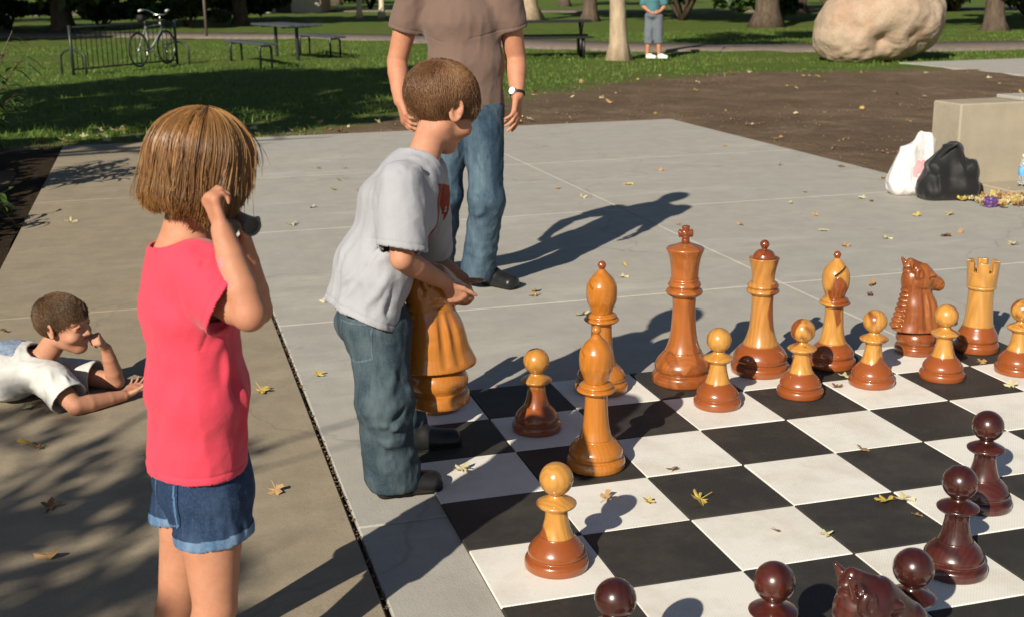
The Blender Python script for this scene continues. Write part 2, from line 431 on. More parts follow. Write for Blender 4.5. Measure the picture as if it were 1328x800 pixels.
ZS = -.012                                                       # top of the slab; the mat lies on it up to z = 0
M_GR = M_ground()
gx = np.concatenate([[-160, -80, -40], np.linspace(-16, 30, 116), [50, 90, 180]])
gy = np.concatenate([[-60, -30, -12], np.linspace(-4, 46, 126), [60, 80, 110, 160, 260]])
XX, YY = np.meshgrid(gx, gy, indexing='ij')
P3 = np.stack([XX, YY, 0*XX], -1)
hz = .035*fbm(P3, .5, 3, 3)+.022*fbm(P3, 2.2, 9, 3)
away = np.maximum(np.maximum(-1.72-XX, XX-5.1), np.maximum(-4.-YY, YY-11.72)); sm = np.clip(away/.8, 0, 1)
ZZ = np.where(away < -.1, -.16, -.045+hz*sm)
ids = np.arange(XX.size).reshape(XX.shape)
Q = np.stack([ids[:-1, :-1], ids[1:, :-1], ids[1:, 1:], ids[:-1, 1:]], -1).reshape(-1, 4)
ground = tag(mesh_obj('ground', np.stack([XX, YY, ZZ], -1).reshape(-1, 3), Q, M_GR), kind='structure')

# concrete slabs, one panel after another with open joints
CON_R = M_concrete('concrete_grey', (.40, .385, .35), (.42, .395, .345)); CON_L = M_concrete('concrete_tan', (.315, .262, .19), (.345, .285, .20), .5)
JOINT = M_plain('joint_dirt', (.06, .045, .03), .95, .1, .5, 60)
def slab(name, xs, ys, mat, z=ZS, gap=.004):
    m = MB()
    for i in range(len(xs)-1):
        for j in range(len(ys)-1):
            m.box(((xs[i]+xs[i+1])/2, (ys[j]+ys[j+1])/2, z-.06), ((xs[i+1]-xs[i])/2-gap, (ys[j+1]-ys[j])/2-gap, .06), bev=.004)
    return tag(m.build(name, mat), kind='structure')
slab('concrete_slab', [-.275, 2.40, 5.06, 7.7, 10.4], [-3.1, -.70, 1.65, 4.0, 6.35], CON_R)
m = MB()
for i, (a, b) in enumerate(((-.275, 2.4), (2.4, 5.06))):
    for c, d in ((6.35, 8.75), (8.75, 11.68)): m.box(((a+b)/2, (c+d)/2, ZS-.06), ((b-a)/2-.004, (d-c)/2-.004, .06), bev=.004)
tag(m.build('concrete_slab_far', CON_R), kind='structure')
slab('concrete_walk', [-1.70, -.284], [-3.1, 1.0, 4.55, 8.1, 11.68], CON_L, ZS+.003)
m = MB(); m.box((4.33, 1.6, -.09), (6.02, 4.68, .055)); m.box((1.66, 8.98, -.09), (3.36, 2.69, .055)); tag(m.build('joint_bed', JOINT), kind='structure')
# crumbs and leaf bits caught in the long joint
m = MB()
for k in range(1100):
    y = rng.uniform(-1.2, 11.5); s = rng.uniform(.0012, .0036)
    m.box((-.2795+rng.normal(0, .005), y, ZS+rng.uniform(-.006, .001)), (s, s*rng.uniform(.5, 1.6), s*.5), frame((rng.normal(), rng.normal(), .2)))
tag(m.build('joint_debris', M_plain('debris', (.13, .09, .055), .95, .1, .6, 50)), kind='stuff')

# garden bed west of the walk, in the shade
def M_bed():
    t = NT('bed_soil', .97, .1); t.col(t.ramp(t.noise(30, 6, rough=.75), [(.3, (.018, .012, .007)), (.55, (.05, .034, .02)), (.75, (.12, .085, .05))]))
    t.bump(t.noise(14, 8, rough=.75), 1., .06); return t.m
bx = np.linspace(-7.5, -1.712, 60); by = np.linspace(-3, 11.9, 120); BX, BY = np.meshgrid(bx, by, indexing='ij')
BZ = -.03+.03*fbm(np.stack([BX, BY, 0*BX], -1), 1.5, 4, 4); ids = np.arange(BX.size).reshape(BX.shape)
Q = np.stack([ids[:-1, :-1], ids[1:, :-1], ids[1:, 1:], ids[:-1, 1:]], -1).reshape(-1, 4)
tag(mesh_obj('garden_bed', np.stack([BX, BY, BZ], -1).reshape(-1, 3), Q, M_bed()), kind='structure')

# far path, far road, pavement at the right
ASPH = M_plain('path_asphalt', (.17, .135, .115), .9, .2, .25, 6, bump=.3)
def ribbon(name, pts, w, mat, z=.012):
    P = [np.array(p, float) for p in pts]; V = []; n = len(P)
    # resample smooth
    Pd = []
    for i in range(n-1):
        p0 = P[i-1] if i else 2*P[0]-P[1]; p3 = P[i+2] if i+2 < n else 2*P[-1]-P[-2]
        for k in range(8):
            t = k/8; Pd.append(.5*(2*P[i]+(P[i+1]-p0)*t+(2*p0-5*P[i]+4*P[i+1]-p3)*t*t+(3*P[i]-p0-3*P[i+1]+p3)*t**3))
    Pd.append(P[-1])
    for i in range(len(Pd)):
        d = nrm(Pd[min(i+1, len(Pd)-1)]-Pd[max(i-1, 0)]); s = np.array([-d[1], d[0]])
        for q in (-w/2, -w/2+.05, w/2-.05, w/2): V.append((*(Pd[i]+s*q), z if abs(q) < w/2 else z-.06))
    Fc = [(4*i+k, 4*i+4+k, 4*i+5+k, 4*i+1+k) for i in range(len(Pd)-1) for k in range(3)]
    return tag(mesh_obj(name, V, [f[::-1] for f in Fc], mat), kind='structure')
ribbon('path', [(-30, 58), (-12, 49.5), (-5, 44.6), (1.2, 40.6), (6.2, 35.6), (9.4, 29), (13.2, 25), (19, 23.3), (30, 21.5), (60, 18)], 3.0, ASPH)
ribbon('far_path', [(-60, 70), (-20, 75), (5, 80), (19, 66), (32, 56), (60, 45)], 3.5, ASPH, .016)
slab('pavement', [12.9, 15.8, 18.8], [14.1, 16.9, 19.0], CON_R, .0)

# clods and crumbs on the bare soil
m = 2600; cx_ = rng.uniform(-1.5, 13.5, m); cy_ = 11.8+rng.random(m)**1.3*7.2; cy_[:700] = rng.uniform(7.2, 12, 700); cx_[:700] = rng.uniform(5.15, 11, 700)
ok = (cy_ < dirt_edge(cx_)+.4) & ~((cx_ > 12.8) & (cy_ > 14)) & ~((cx_ > 4.95) & (cx_ < 10) & (cy_ > 5.6) & (cy_ < 6.6)); cx_, cy_ = cx_[ok], cy_[ok]; cs_ = np.minimum(np.exp(rng.normal(-4.5, .5, len(cx_))), .022)
cube = np.array([(-1, 0, 0), (1, 0, 0), (0, -1, 0), (0, 1, 0), (0, 0, -.6), (0, 0, .8)]); tri = np.array([(0, 2, 5), (2, 1, 5), (1, 3, 5), (3, 0, 5), (2, 0, 4), (1, 2, 4), (3, 1, 4), (0, 3, 4)])
V = (cube[None]*rng.uniform(.6, 1.3, (len(cx_), 6, 3))*cs_[:, None, None])+np.stack([cx_, cy_, np.full(len(cx_), -.035)], 1)[:, None]
tag(mesh_obj('soil_clods', V.reshape(-1, 3), (tri[None]+6*np.arange(len(cx_))[:, None, None]).reshape(-1, 3), M_plain('clod', (.16, .105, .065), .95, .1, .35, 25), smooth=False), kind='stuff')
# ------------------------------------------------------------------ grass: tufts scattered on the lawn
n = 90000
gxs = rng.uniform(-13, 24, n); gys = 11.75+24*rng.random(n)**1.5
de = dirt_edge(gxs); keep = (gys-de+1.9*fbm(np.stack([gxs, gys, 0*gxs], -1), .9, 3, 4) > rng.normal(.25, .5, n))
keep &= ~((gxs > 12.8) & (gxs < 18.9) & (gys > 14) & (gys < 19.1)); keep &= (gxs < 5) | (gys > 12.2)
gxs, gys = gxs[keep], gys[keep]; n = len(gxs)
h = rng.uniform(.02, .06, n); a = rng.uniform(0, 6.283, n); w = rng.uniform(.005, .011, n); tl = rng.normal(0, .03, (n, 2))
z0 = np.full(n, -.05)
V = np.stack([np.stack([gxs-w*np.cos(a), gys-w*np.sin(a), z0], 1), np.stack([gxs+w*np.cos(a), gys+w*np.sin(a), z0], 1),
              np.stack([gxs+tl[:, 0], gys+tl[:, 1], z0+h+.02], 1)], 1).reshape(-1, 3)
t = NT('grass_blade', .6, .3); f = t.ramp(t.noise(1.2, 5, rough=.8), [(.35, (.04, .085, .012)), (.55, (.105, .175, .026)), (.72, (.22, .23, .065))])
t.col(f); t.b.inputs['Transmission Weight'].default_value = 0.; GRASS = t.m
tag(mesh_obj('grass', V, np.arange(3*n).reshape(n, 3), GRASS, smooth=False, attrs={'rnd': np.repeat(rng.random(n), 3)}), kind='stuff')

# ------------------------------------------------------------------ trees and bushes
def M_bark(name, a, b, sc=8):
    t = NT(name, .9, .2); f = t.noise(sc, 6, t.map((1, 1, .3)), .7); t.col(t.ramp(f, [(.3, a), (.7, b)])); t.bump(f, .8, .04); return t.m
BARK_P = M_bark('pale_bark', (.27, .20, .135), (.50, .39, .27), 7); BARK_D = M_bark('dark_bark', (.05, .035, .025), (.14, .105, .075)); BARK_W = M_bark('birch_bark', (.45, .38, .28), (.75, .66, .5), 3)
def M_leaf(name, a, b, c):
    t = NT(name, .55, .35); f = t.noise(1.7, 5, rough=.8); t.col(t.ramp(f, [(.3, a), (.5, b), (.7, c)]))
    return t.m
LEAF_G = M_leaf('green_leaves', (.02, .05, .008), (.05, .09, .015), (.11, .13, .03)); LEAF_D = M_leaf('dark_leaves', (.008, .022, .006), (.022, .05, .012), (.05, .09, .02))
def leaf_cloud(c, r, n, size, seed, hollow=.35, mat=None, name='crown', parent=None, sq=(1, 1, 1)):
    g = np.random.default_rng(seed)
    P = []
    k = max(5, n//260); cl = g.normal(size=(k, 3)); cl /= np.linalg.norm(cl, axis=1)[:, None]; cl *= (g.uniform(hollow, .95, (k, 1)))*r
    cr = g.uniform(.16, .36, k)*r
    w = g.integers(0, k, n); d = g.normal(size=(n, 3)); d /= np.linalg.norm(d, axis=1)[:, None]
    P = cl[w]+d*(cr[w]*g.random(n)**.4)[:, None]; P = P*np.array(sq)+np.array(c)
    u = g.normal(size=(n, 3)); u /= np.linalg.norm(u, axis=1)[:, None]; v = np.cross(u, g.normal(size=(n, 3))); v /= np.linalg.norm(v, axis=1)[:, None]
    s = size*g.uniform(.6, 1.5, n)[:, None]
    V = np.stack([P-u*s, P+v*s*.5, P+u*s, P-v*s*.5], 1).reshape(-1, 3)
    return mesh_obj(name, V, np.arange(4*n).reshape(n, 4), mat or LEAF_G, parent, smooth=False)
def tree(name, label, pos, h, tr, cr, n, seed, bark=BARK_D, leaf=None, cz=None, lean=(0, 0), size=.14, group=None, sq=(1, 1, .8), limbs=9):
    g = np.random.default_rng(seed); t = thing(name, label, 'tree', pos, 0, group); cz = cz or h*.62
    m = MB(); top = np.array([lean[0], lean[1], cz])
    pts = [np.array([lean[0]*f*f, lean[1]*f*f, -.1+(cz+.1)*f])+np.array([.04*math.sin(5*f+seed), .04*math.cos(4*f+seed), 0]) for f in np.linspace(0, 1, 12)]
    rr = [tr*(1-.55*f)*(1+.75*math.exp(-f*26)) for f in np.linspace(0, 1, 12)]
    m.tube(pts, rr, 14)
    for k in range(limbs):
        f = g.uniform(.5, .98); b = np.array([lean[0]*f*f, lean[1]*f*f, cz*f]); a = g.uniform(0, 6.28); L = cr*g.uniform(.55, 1.)
        e = b+np.array([math.cos(a)*L, math.sin(a)*L, L*g.uniform(.2, .8)]); mid = (b+e)/2+np.array([0, 0, L*.1])+g.normal(0, L*.05, 3)
        m.tube([b, mid, e], [tr*.38, tr*.22, tr*.06], 7)
        for q in range(3):
            s_ = b+(e-b)*g.uniform(.35, .9); e2 = s_+g.normal(0, L*.3, 3)+np.array([0, 0, L*.15]); m.tube([s_, (s_+e2)/2+g.normal(0, L*.04, 3), e2], [tr*.12, tr*.08, tr*.025], 5)
    m.build('trunk', bark, t, True)
    leaf_cloud((lean[0], lean[1], cz+cr*.25), cr, n, size, seed+1, .35, leaf, 'crown', t, sq); return t
# the trees the photograph shows
tree('tree', 'smooth pale trunk of tree standing between the picnic bench and the woman in capris', G(800, 79, -.04), 7.5, .19, 3.0, 5200, 21, BARK_P, cz=5.0, size=.13, sq=(1, 1, .7))
tree('tree', 'thick pale tree trunk far behind the man\'s watch arm', G(683, 25), 11, .95*.55, 4.2, 5000, 23, BARK_P, cz=7, size=.2)
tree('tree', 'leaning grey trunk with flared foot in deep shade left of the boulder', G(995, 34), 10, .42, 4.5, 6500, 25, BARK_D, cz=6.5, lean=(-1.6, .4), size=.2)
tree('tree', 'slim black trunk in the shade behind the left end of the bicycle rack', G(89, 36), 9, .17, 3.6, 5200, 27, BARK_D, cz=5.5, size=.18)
tree('birch_tree', 'left one of two slim pale birch trunks beyond the picnic table', G(467, 23), 9, .115, 2.4, 2600, 29, BARK_W, cz=6, size=.16, group='pale birch trunks')
tree('birch_tree', 'right one of two slim pale birch trunks, nearer the man\'s sleeve', G(495.5, 23), 9, .13, 2.4, 2600, 31, BARK_W, cz=6, size=.16, group='pale birch trunks')
# trees standing beside and behind the photographer: their shade falls into the picture
tree('tree', 'broad leafy tree beside the garden bed, out of frame at left', (-9.3, 8.9, -.05), 10, .28, 3.7, 7600, 41, BARK_D, cz=5.6, size=.15, sq=(1.1, 1., .75))
tree('tree', 'second leafy tree on the lawn out of frame at left', (-5.9, 12.2, -.05), 10, .28, 3.3, 6200, 43, BARK_D, cz=5.4, size=.16)
tree('tree', 'small leafy tree by the garden bed, out of frame at left', (-6.9, 6.0, -.05), 9, .2, 2.1, 2600, 47, BARK_D, cz=5.4, size=.12)
tree('bare_tree', 'thin autumn tree with few leaves behind the photographer', (-5.55, -2.4, -.05), 6, .10, 1.45, 760, 45, BARK_D, cz=3.3, size=.075, limbs=20)
for k, (x, y, s_) in enumerate(((-19, 33, 4.6), (-15, 42, 5), (-20, 58, 5.5), (-9.5, 47, 4.8), (-4, 48.5, 4.6), (-13, 37, 4.2), (3, 52, 4.6), (-8, 62, 5), (1, 70, 5.5), (9, 82, 6), (17, 48, 4.6), (29, 52, 6), (24, 31, 4.2), (33, 36, 5), (38, 62, 6), (26, 78, 6), (14, 100, 7), (-12, 92, 7), (40, 95, 7), (-32, 80, 7))):
    tree('tree', 'leafy park tree standing in the far shade of the lawn', (x, y, -.05), 10, .32, s_*(1.2 if k in (1, 3, 4, 5) else 1), 9000 if k in (1, 3, 4, 5) else 4800, 60+k, BARK_D, LEAF_D if k % 2 else LEAF_G, cz=s_*.95, size=.27, group='distant park trees', sq=(1, 1, .75))
def bush(label, pos, r, n, seed, leaf=LEAF_D, size=.12, sq=(1, 1, .8), group=None):
    t = thing('bush', label, 'bush', pos, 0, group); m = MB(); g = np.random.default_rng(seed)
    for k in range(9): m.tube([(0, 0, -.08), g.normal(0, r*.25, 3)*(1, 1, 0)+(0, 0, r*.5), g.normal(0, r*.45, 3)*(1, 1, 0)+(0, 0, r*1.1)], [.03*r+.008, .02*r+.005, .004], 5)
    m.build('stem', BARK_D, t, True); leaf_cloud((0, 0, r*sq[2]*.95), r, n, size, seed, .2, leaf, 'foliage', t, sq); return t
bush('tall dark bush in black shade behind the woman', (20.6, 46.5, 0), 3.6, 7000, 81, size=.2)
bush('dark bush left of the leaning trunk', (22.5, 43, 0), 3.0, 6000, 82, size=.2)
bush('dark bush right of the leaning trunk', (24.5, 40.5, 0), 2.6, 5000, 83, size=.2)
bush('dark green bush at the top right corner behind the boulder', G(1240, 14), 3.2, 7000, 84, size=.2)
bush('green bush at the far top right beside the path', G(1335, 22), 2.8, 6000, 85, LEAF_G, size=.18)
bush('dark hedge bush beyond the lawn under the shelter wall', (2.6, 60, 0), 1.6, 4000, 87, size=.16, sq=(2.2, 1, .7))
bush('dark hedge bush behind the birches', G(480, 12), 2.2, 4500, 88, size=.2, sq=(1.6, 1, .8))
for k, (x, y) in enumerate(((-13.5, 55), (-9.8, 54), (-6.2, 53.2), (-2.6, 52), (.8, 51))):
    bush('low dark hedge bush in the far shade behind the bicycle rack', (x, y, -.05), 1.25, 3000, 110+k, size=.16, sq=(1.8, 1, .72), group='far hedge bushes')
bush('dark hedge bush beyond the shaded far lawn at left', (-9.5, 52, 0), 1.5, 4000, 89, size=.16, sq=(2.4, 1, .6))

# shrub with drooping pointed leaves in the garden bed
def blade_leaf(base, d, L, w, droop):
    d = nrm(d); s = nrm(np.cross(d, UP)); V = []; K = 6
    for i in range(K+1):
        f = i/K; c = np.array(base)+d*L*f-UP*droop*L*f*f; ww = w*math.sin(math.pi*min(1, .08+.92*f)**.8)
        V += [c-s*ww+UP*ww*.25, c, c+s*ww+UP*ww*.25]
    Fc = []
    for i in range(K):
        for q in (0, 1): Fc.append((3*i+q, 3*i+q+1, 3*i+q+4, 3*i+q+3))
    return V, Fc
def drooping_shrub(label, pos, h, n, seed):
    t = thing('shrub', label, 'shrub', pos); g = np.random.default_rng(seed); st = MB(); lf = MB()
    for k in range(n):
        a = g.uniform(0, 6.28); e = np.array([math.cos(a)*g.uniform(.2, .7), math.sin(a)*g.uniform(.2, .7), h*g.uniform(.6, 1.05)])
        mid = e*.5+np.array([0, 0, h*.18]); st.tube([(0, 0, -.06), mid, e], [.012, .008, .003], 6)
        for q in range(15):
            f = g.uniform(.3, 1.); b = (1-f)**2*np.zeros(3)+2*f*(1-f)*mid+f*f*e; a2 = g.uniform(0, 6.28)
            lf.add(*blade_leaf(b, (math.cos(a2), math.sin(a2), g.uniform(-.3, .4)), g.uniform(.1, .2), g.uniform(.014, .026), g.uniform(.3, .9)))
    st.build('stem', BARK_D, t, True); lf.build('foliage', LEAF_G, t, True)
drooping_shrub('shrub with drooping narrow leaves at the left edge, in front of the lawn', A(-52, 120, 9.6)*np.array([1, 1, 0]), 1.2, 26, 91)
drooping_shrub('low shaded shrub in the dark garden bed', (-2.55, 8.6, -.03), .55, 16, 92)
drooping_shrub('small shaded plant low in the dark bed beside the walk', (-2.25, 7.0, -.03), .28, 12, 93)
t = thing('hedge', 'unseen clipped hedge added out of frame at left to shade the garden bed', 'hedge', (-3.55, 6.4, -.05))  # added out of view, sized so its shadow just covers the bed
n = 15000; P = np.stack([rng.uniform(-.5, .5, n), rng.uniform(-4.2, 4.4, n), rng.uniform(.02, 1., n)**.8], 1); P[:, 2] *= 1.02+.12*vnoise(P, (1, 1.5, 0), 3)
u = rng.normal(size=(n, 3)); u /= np.linalg.norm(u, axis=1)[:, None]; v = np.cross(u, rng.normal(size=(n, 3))); v /= np.linalg.norm(v, axis=1)[:, None]; s_ = .07*rng.uniform(.6, 1.4, n)[:, None]
mesh_obj('foliage', np.stack([P-u*s_, P+v*s_*.6, P+u*s_, P-v*s_*.6], 1).reshape(-1, 3), np.arange(4*n).reshape(n, 4), LEAF_D, t, smooth=False)
# ================================================================== FURNITURE OF THE PARK
IRON = M_plain('dark_green_iron', (.018, .026, .020), .45, .5, .2, 30); IRON_B = M_plain('black_iron', (.012, .012, .013), .4, .5, .2, 30)
PLANK = M_plain('weathered_planks', (.055, .06, .07), .75, .3, .3, 14, bump=.3); CHROME = M_plain('bright_metal', (.62, .62, .6), .25, .5, .05, 20, metal=1.)
WHITEP = M_plain('white_paint', (.75, .74, .70), .4, .5, .05); GREYP = M_plain('grey_paint', (.30, .31, .30), .4, .5, .05); BLACKR = M_plain('black_rubber', (.015, .015, .015), .7, .3)

# bicycle rack: a low barred grid between two posts, with hoop ends
def bike_rack():
    a = np.array([-2.19, 23.25, 0]); b = np.array([-.23, 25.54, 0]); d = b-a; L = np.linalg.norm(d)
    t = thing('bicycle_rack', 'dark barred bicycle rack with hooped ends standing on the sunlit lawn', 'bicycle rack', a, math.atan2(d[1], d[0]))
    m = MB(); m.tube([(0, 0, .84), (L, 0, .84)], .016); m.tube([(0, 0, .06), (L, 0, .06)], .016)
    m.build('rail', IRON, t, True)
    for x in (0, L):
        m = MB(); m.tube([(x, 0, -.06), (x, 0, .88)], .03, 8); m.build('post', IRON, t, True)
    m = MB()
    for k in range(1, 22): m.tube([(L*k/22, 0, .06), (L*k/22, 0, .84)], .0085, 6)
    m.build('bars', IRON, t, True)
    for x in (0., L):
        m = MB(); P = []
        for k in range(17):
            q = math.pi*k/16; w, hgt = .30, .43
            P.append((x+.02, -math.cos(q)*w, hgt-.16+.16*math.sin(q)) if 0 < k < 16 else (x+.02, -math.cos(q)*w, .2))
        P = [(x+.02, -.30, -.06)]+P+[(x+.02, .30, -.06)]
        m.tube(P, .021, 8); o = m.build('hoop', IRON, t, True)
bike_rack()
def bicycle():
    t = thing('bicycle', 'white bicycle with tall handlebars parked in the bicycle rack', 'bicycle', (-.98, 24.45, 0), R_(57))
    for x in (0., 1.02):
        w = MB(); w.lathe([]) if False else None
        P = [(x+.33*math.cos(q), 0, .34+.33*math.sin(q)) for q in np.linspace(0, 2*math.pi, 33)]
        ty = MB(); ty.tube(P, .017, 6, False); wheel = ty.build('tyre', BLACKR, t, True); wheel.name = 'wheel'
        rm = MB(); rm.tube([(x+.305*math.cos(q), 0, .34+.305*math.sin(q)) for q in np.linspace(0, 2*math.pi, 33)], .009, 5, False)
        for q in np.linspace(0, 2*math.pi, 19)[:-1]: rm.tube([(x, .02*math.cos(9*q), .34), (x+.3*math.cos(q), 0, .34+.3*math.sin(q))], .0018, 3)
        rm.tube([(x, -.05, .34), (x, .05, .34)], .018, 8); rm.build('rim', CHROME, wheel, True)
    f = MB(); hd = (.86, 0, .80); st = (.30, 0, .78); bb = (.40, 0, .30)
    for p, q, r in ((hd, st, .016), ((.88, 0, .70), bb, .018), (st, bb, .016), (st, (0, 0, .34), .009), (bb, (0, 0, .34), .010)): f.tube([p, q], r, 8)
    f.tube([(.84, 0, .86), (.9, 0, .64)], .02, 8); f.build('frame', GREYP, t, True)
    fk = MB()
    for y in (-.05, .05): fk.tube([(.9, y*.6, .64), (.95, y, .5), (1.02, y, .34)], .011, 6)
    fk.build('fork', GREYP, t, True)
    hb = MB(); hb.tube([(.84, 0, .86), (.86, 0, 1.0)], .013, 8); hb.tube([(.72, -.30, 1.10), (.82, -.26, 1.10), (.88, -.1, 1.0), (.88, .1, 1.0), (.82, .26, 1.10), (.72, .30, 1.10)], .012, 8); h_ = hb.build('handlebar', CHROME, t, True)
    for y in (-.30, .30):
        g = MB(); g.tube([(.73, y, 1.10), (.60, y*1.06, 1.085)], .02, 8); g.build('grip', WHITEP, h_, True)
    s = MB(); s.tube([st, (.28, 0, .93)], .013, 8); s.build('seat_post', CHROME, t, True)
    s = MB(); s.tube([(.12, 0, .95), (.2, 0, .955), (.38, 0, .945)], [.075, .07, .02], 10); s.build('saddle', BLACKR, t, True)
    c = MB(); c.tube([(.40, -.07, .30), (.40, .07, .30)], .02, 8); c.tube([(.40, -.075, .30), (.50, -.075, .17)], .01, 6); c.tube([(.40, .075, .30), (.30, .075, .43)], .01, 6)
    c.box((.50, -.11, .17), (.045, .035, .012)); c.box((.30, .11, .43), (.045, .035, .012)); c.build('crank', CHROME, t, True)
bicycle()
def plank_top(L, W, n, z, th, gap=.012):
    m = MB(); w = W/n
    for k in range(n): m.box((0, -W/2+w*(k+.5), z), (L/2+(.02 if k % 2 else 0), w/2-gap/2, th/2), bev=.004)
    return m
def picnic_table(label, c, rz, L=2.4):
    t = thing('picnic_table', label, 'picnic table', c, rz)
    plank_top(L, .78, 5, .745, .045).build('tabletop', PLANK, t)
    for x in (-L*.27, L*.27):
        m = MB(); m.tube([(x, 0, -.06), (x, 0, .72)], .038, 10); m.box((x, 0, .705), (.035, .33, .015)); m.build('leg', IRON_B, t)
    return t
def bench(label, c, rz, L=1.75, group=None):
    t = thing('bench', label, 'bench', c, rz, group)
    plank_top(L, .30, 2, .44, .045).build('seat', PLANK, t)
    for x in (-L*.38, L*.38):
        m = MB(); m.tube([(x, -.12, -.06), (x, -.12, .36), (x, -.08, .405), (x, .08, .405), (x, .12, .36), (x, .12, -.06)], .026, 8); m.build('leg', IRON_B, t, True)
    return t
dT = np.array([.68, -2.6]); aT = math.atan2(dT[1], dT[0]); cT = np.array([2.1, 26.9])
b1 = np.array([1.26, 25.0]); b2 = np.array([3.05, 27.6])
picnic_table('dark plank picnic table on two iron posts between two benches', (*((b1+b2)/2), -.03), aT)
bench('left dark bench of the plank picnic table, nearer the bicycle rack', (*b1, -.03), aT, 2.45, 'benches of the plank picnic table'); bench('right dark bench of the plank picnic table, nearer the man', (*b2, -.03), aT, 2.45, 'benches of the plank picnic table')
def black_table():
    c = np.array([7.35, 24.3, -.03]); t = thing('picnic_table', 'black iron picnic table with attached benches behind the pale tree trunk', 'picnic table', c, R_(-14))
    plank_top(2.3, .75, 5, .76, .04).build('tabletop', IRON_B, t)
    for y in (-.62, .62):
        s = MB(); s.box((0, y, .44), (1.15, .13, .02), bev=.004); s.build('bench_seat', IRON_B, t)
    for x in (-.95, .95):
        m = MB(); m.tube([(x, -.66, -.06), (x, -.66, .36), (x, -.58, .41), (x, .58, .41), (x, .66, .36), (x, .66, -.06)], .03, 8)
        m.tube([(x, 0, -.06), (x, 0, .5)], .035, 8); m.tube([(x, 0, .45), (x, -.12, .6), (x, -.34, .73)], .032, 8); m.tube([(x, 0, .45), (x, .12, .6), (x, .34, .73)], .032, 8); m.build('leg', IRON_B, t, True)
black_table()
# sign post
t = thing('sign_post', 'slim metal sign post with small blue panel beyond the lawn', 'sign', G(268, 48))
m = MB(); m.tube([(0, 0, -.1), (0, 0, 2.0)], .045, 10); m.build('pole', M_plain('post_metal', (.09, .075, .06), .6), t, True)
m = MB(); m.box((0, -.06, 1.42), (.23, .012, .24), bev=.006); m.build('panel', M_plain('blue_panel', (.05, .24, .55), .4), t)
# little brick shelter far off
t = thing('building', 'small pinkish brick shelter far beyond the lawn', 'building', (6.5, 75, -.05), R_(-16))
BR = NT('brick', .9, .2); bt = BR.n('ShaderNodeTexBrick', i_Vector=BR.map((1, 1, 1)), i_Scale=4., i_Color1=(.45, .25, .17, 1), i_Color2=(.38, .2, .14, 1), i_Mortar=(.4, .36, .3, 1)); BR.col(bt.outputs[0])
m = MB(); m.box((0, 0, 1.3), (3.2, 2, 1.3)); m.build('wall', BR.m, t)
m = MB(); m.box((0, 0, 2.68), (3.7, 2.5, .08), bev=.02); m.lathe([(2.7, 2.76), (.1, 3.6), (0, 3.62)], 4); m.build('roof', PLANK, t)
for x in (-1.4, 1.0):
    m = MB(); m.box((x, -2.0, 1.05), (.45, .03, 1.05)); m.build('door', IRON_B, t)

# ------------------------------------------------------------------ boulder
def boulder():
    c = G(1146, 80)+np.array([.42, .9, 0]); K = 200; N = 120
    th, ph = np.meshgrid(np.linspace(0, 2*np.pi, K, endpoint=False), np.linspace(0, np.pi, N), indexing='ij')
    U = np.stack([np.sin(ph)*np.cos(th), np.sin(ph)*np.sin(th), np.cos(ph)], -1)
    A_ = np.sign(U)*np.abs(U)**.86                            # a slightly squared-off stone
    P = A_*np.array([1.28, .95, .82])
    P[..., 0] += .10*P[..., 2]; P[..., 2] += .10*np.sin(1.8*P[..., 0]+.4)
    d = .065*fbm(P, 1.25, 3, 4)+.022*fbm(P, 4.0, 8, 6)
    rid = -np.abs(fbm(P, 2.0, 21, 3)); d = d+.035*rid
    for q, r, a in (((-.25, -.92, -.38), .24, -.24), ((.45, -.9, -.25), .2, -.15), ((-.05, -.95, -.12), .16, -.05), ((.7, -.7, -.45), .22, -.10), ((-.75, -.7, .2), .4, .05), ((.25, -.9, .25), .5, .05)):
        d = d+a*np.exp(-((P-np.array(q))**2).sum(-1)/r**2)
    P = P+U*d[..., None]; P[..., 2] = np.maximum(P[..., 2]+.69, -.15)
    cs, sn = math.cos(-YAW+.1), math.sin(-YAW+.1)
    X = P[..., 0]*cs-P[..., 1]*sn; Y = P[..., 0]*sn+P[..., 1]*cs
    V = np.stack([X, Y, P[..., 2]], -1).reshape(-1, 3); ids = np.arange(K*N).reshape(K, N); i2 = np.roll(ids, -1, 0)
    Q = np.stack([ids[:, :-1], ids[:, 1:], i2[:, 1:], i2[:, :-1]], -1).reshape(-1, 4)
    t = NT('boulder_stone', .9, .25)
    f = t.noise(2.2, 7, rough=.7); g = t.noise(30, 5, rough=.7)
    b = t.ramp(f, [(.3, (.34, .255, .18)), (.5, (.42, .32, .235)), (.7, (.48, .38, .29))])
    b = t.mix(t.ramp(t.noise(1.1, 4, t.map(loc=(4, 1, 2))), [(.52, 0.), (.66, .5)]), b, (.38, .215, .13))
    b = t.mix(t.ramp(g, [(.3, .45), (.5, 0.)]), b, (.2, .135, .085)); t.col(b)
    n1 = t.bump(f, .6, .06); n2 = t.bump(g, .6, .015, n1); b2 = t.noise(7, 7, rough=.75); t.bump(b2, .7, .03, n2)
    o = mesh_obj('boulder', V, Q, t.m); o.location = c; tag(o, 'huge rounded tan boulder resting on the grass edge', 'boulder')
boulder()

# ------------------------------------------------------------------ low concrete wall with a footing, and what stands by it
CON_W = M_concrete('wall_concrete', (.355, .305, .23), (.385, .335, .255), .4, crack=0.)
w = thing('low_wall', 'low tan concrete wall at the right edge behind the bags', 'wall', (5.0, 6.16, ZS-.02))
m = MB(); m.box((2.2, .175, .335), (2.2, .175, .345), bev=.012); m.build('wall_block', CON_W, w)
m = MB(); m.box((2.35, -.20, .035), (2.15, .20, .045), bev=.01); m.build('footing', CON_W, w)
m = MB(); m.box((1.5, .18, .695), (.95, .15, .014), bev=.004); m.build('cap_stone', CON_R, w)

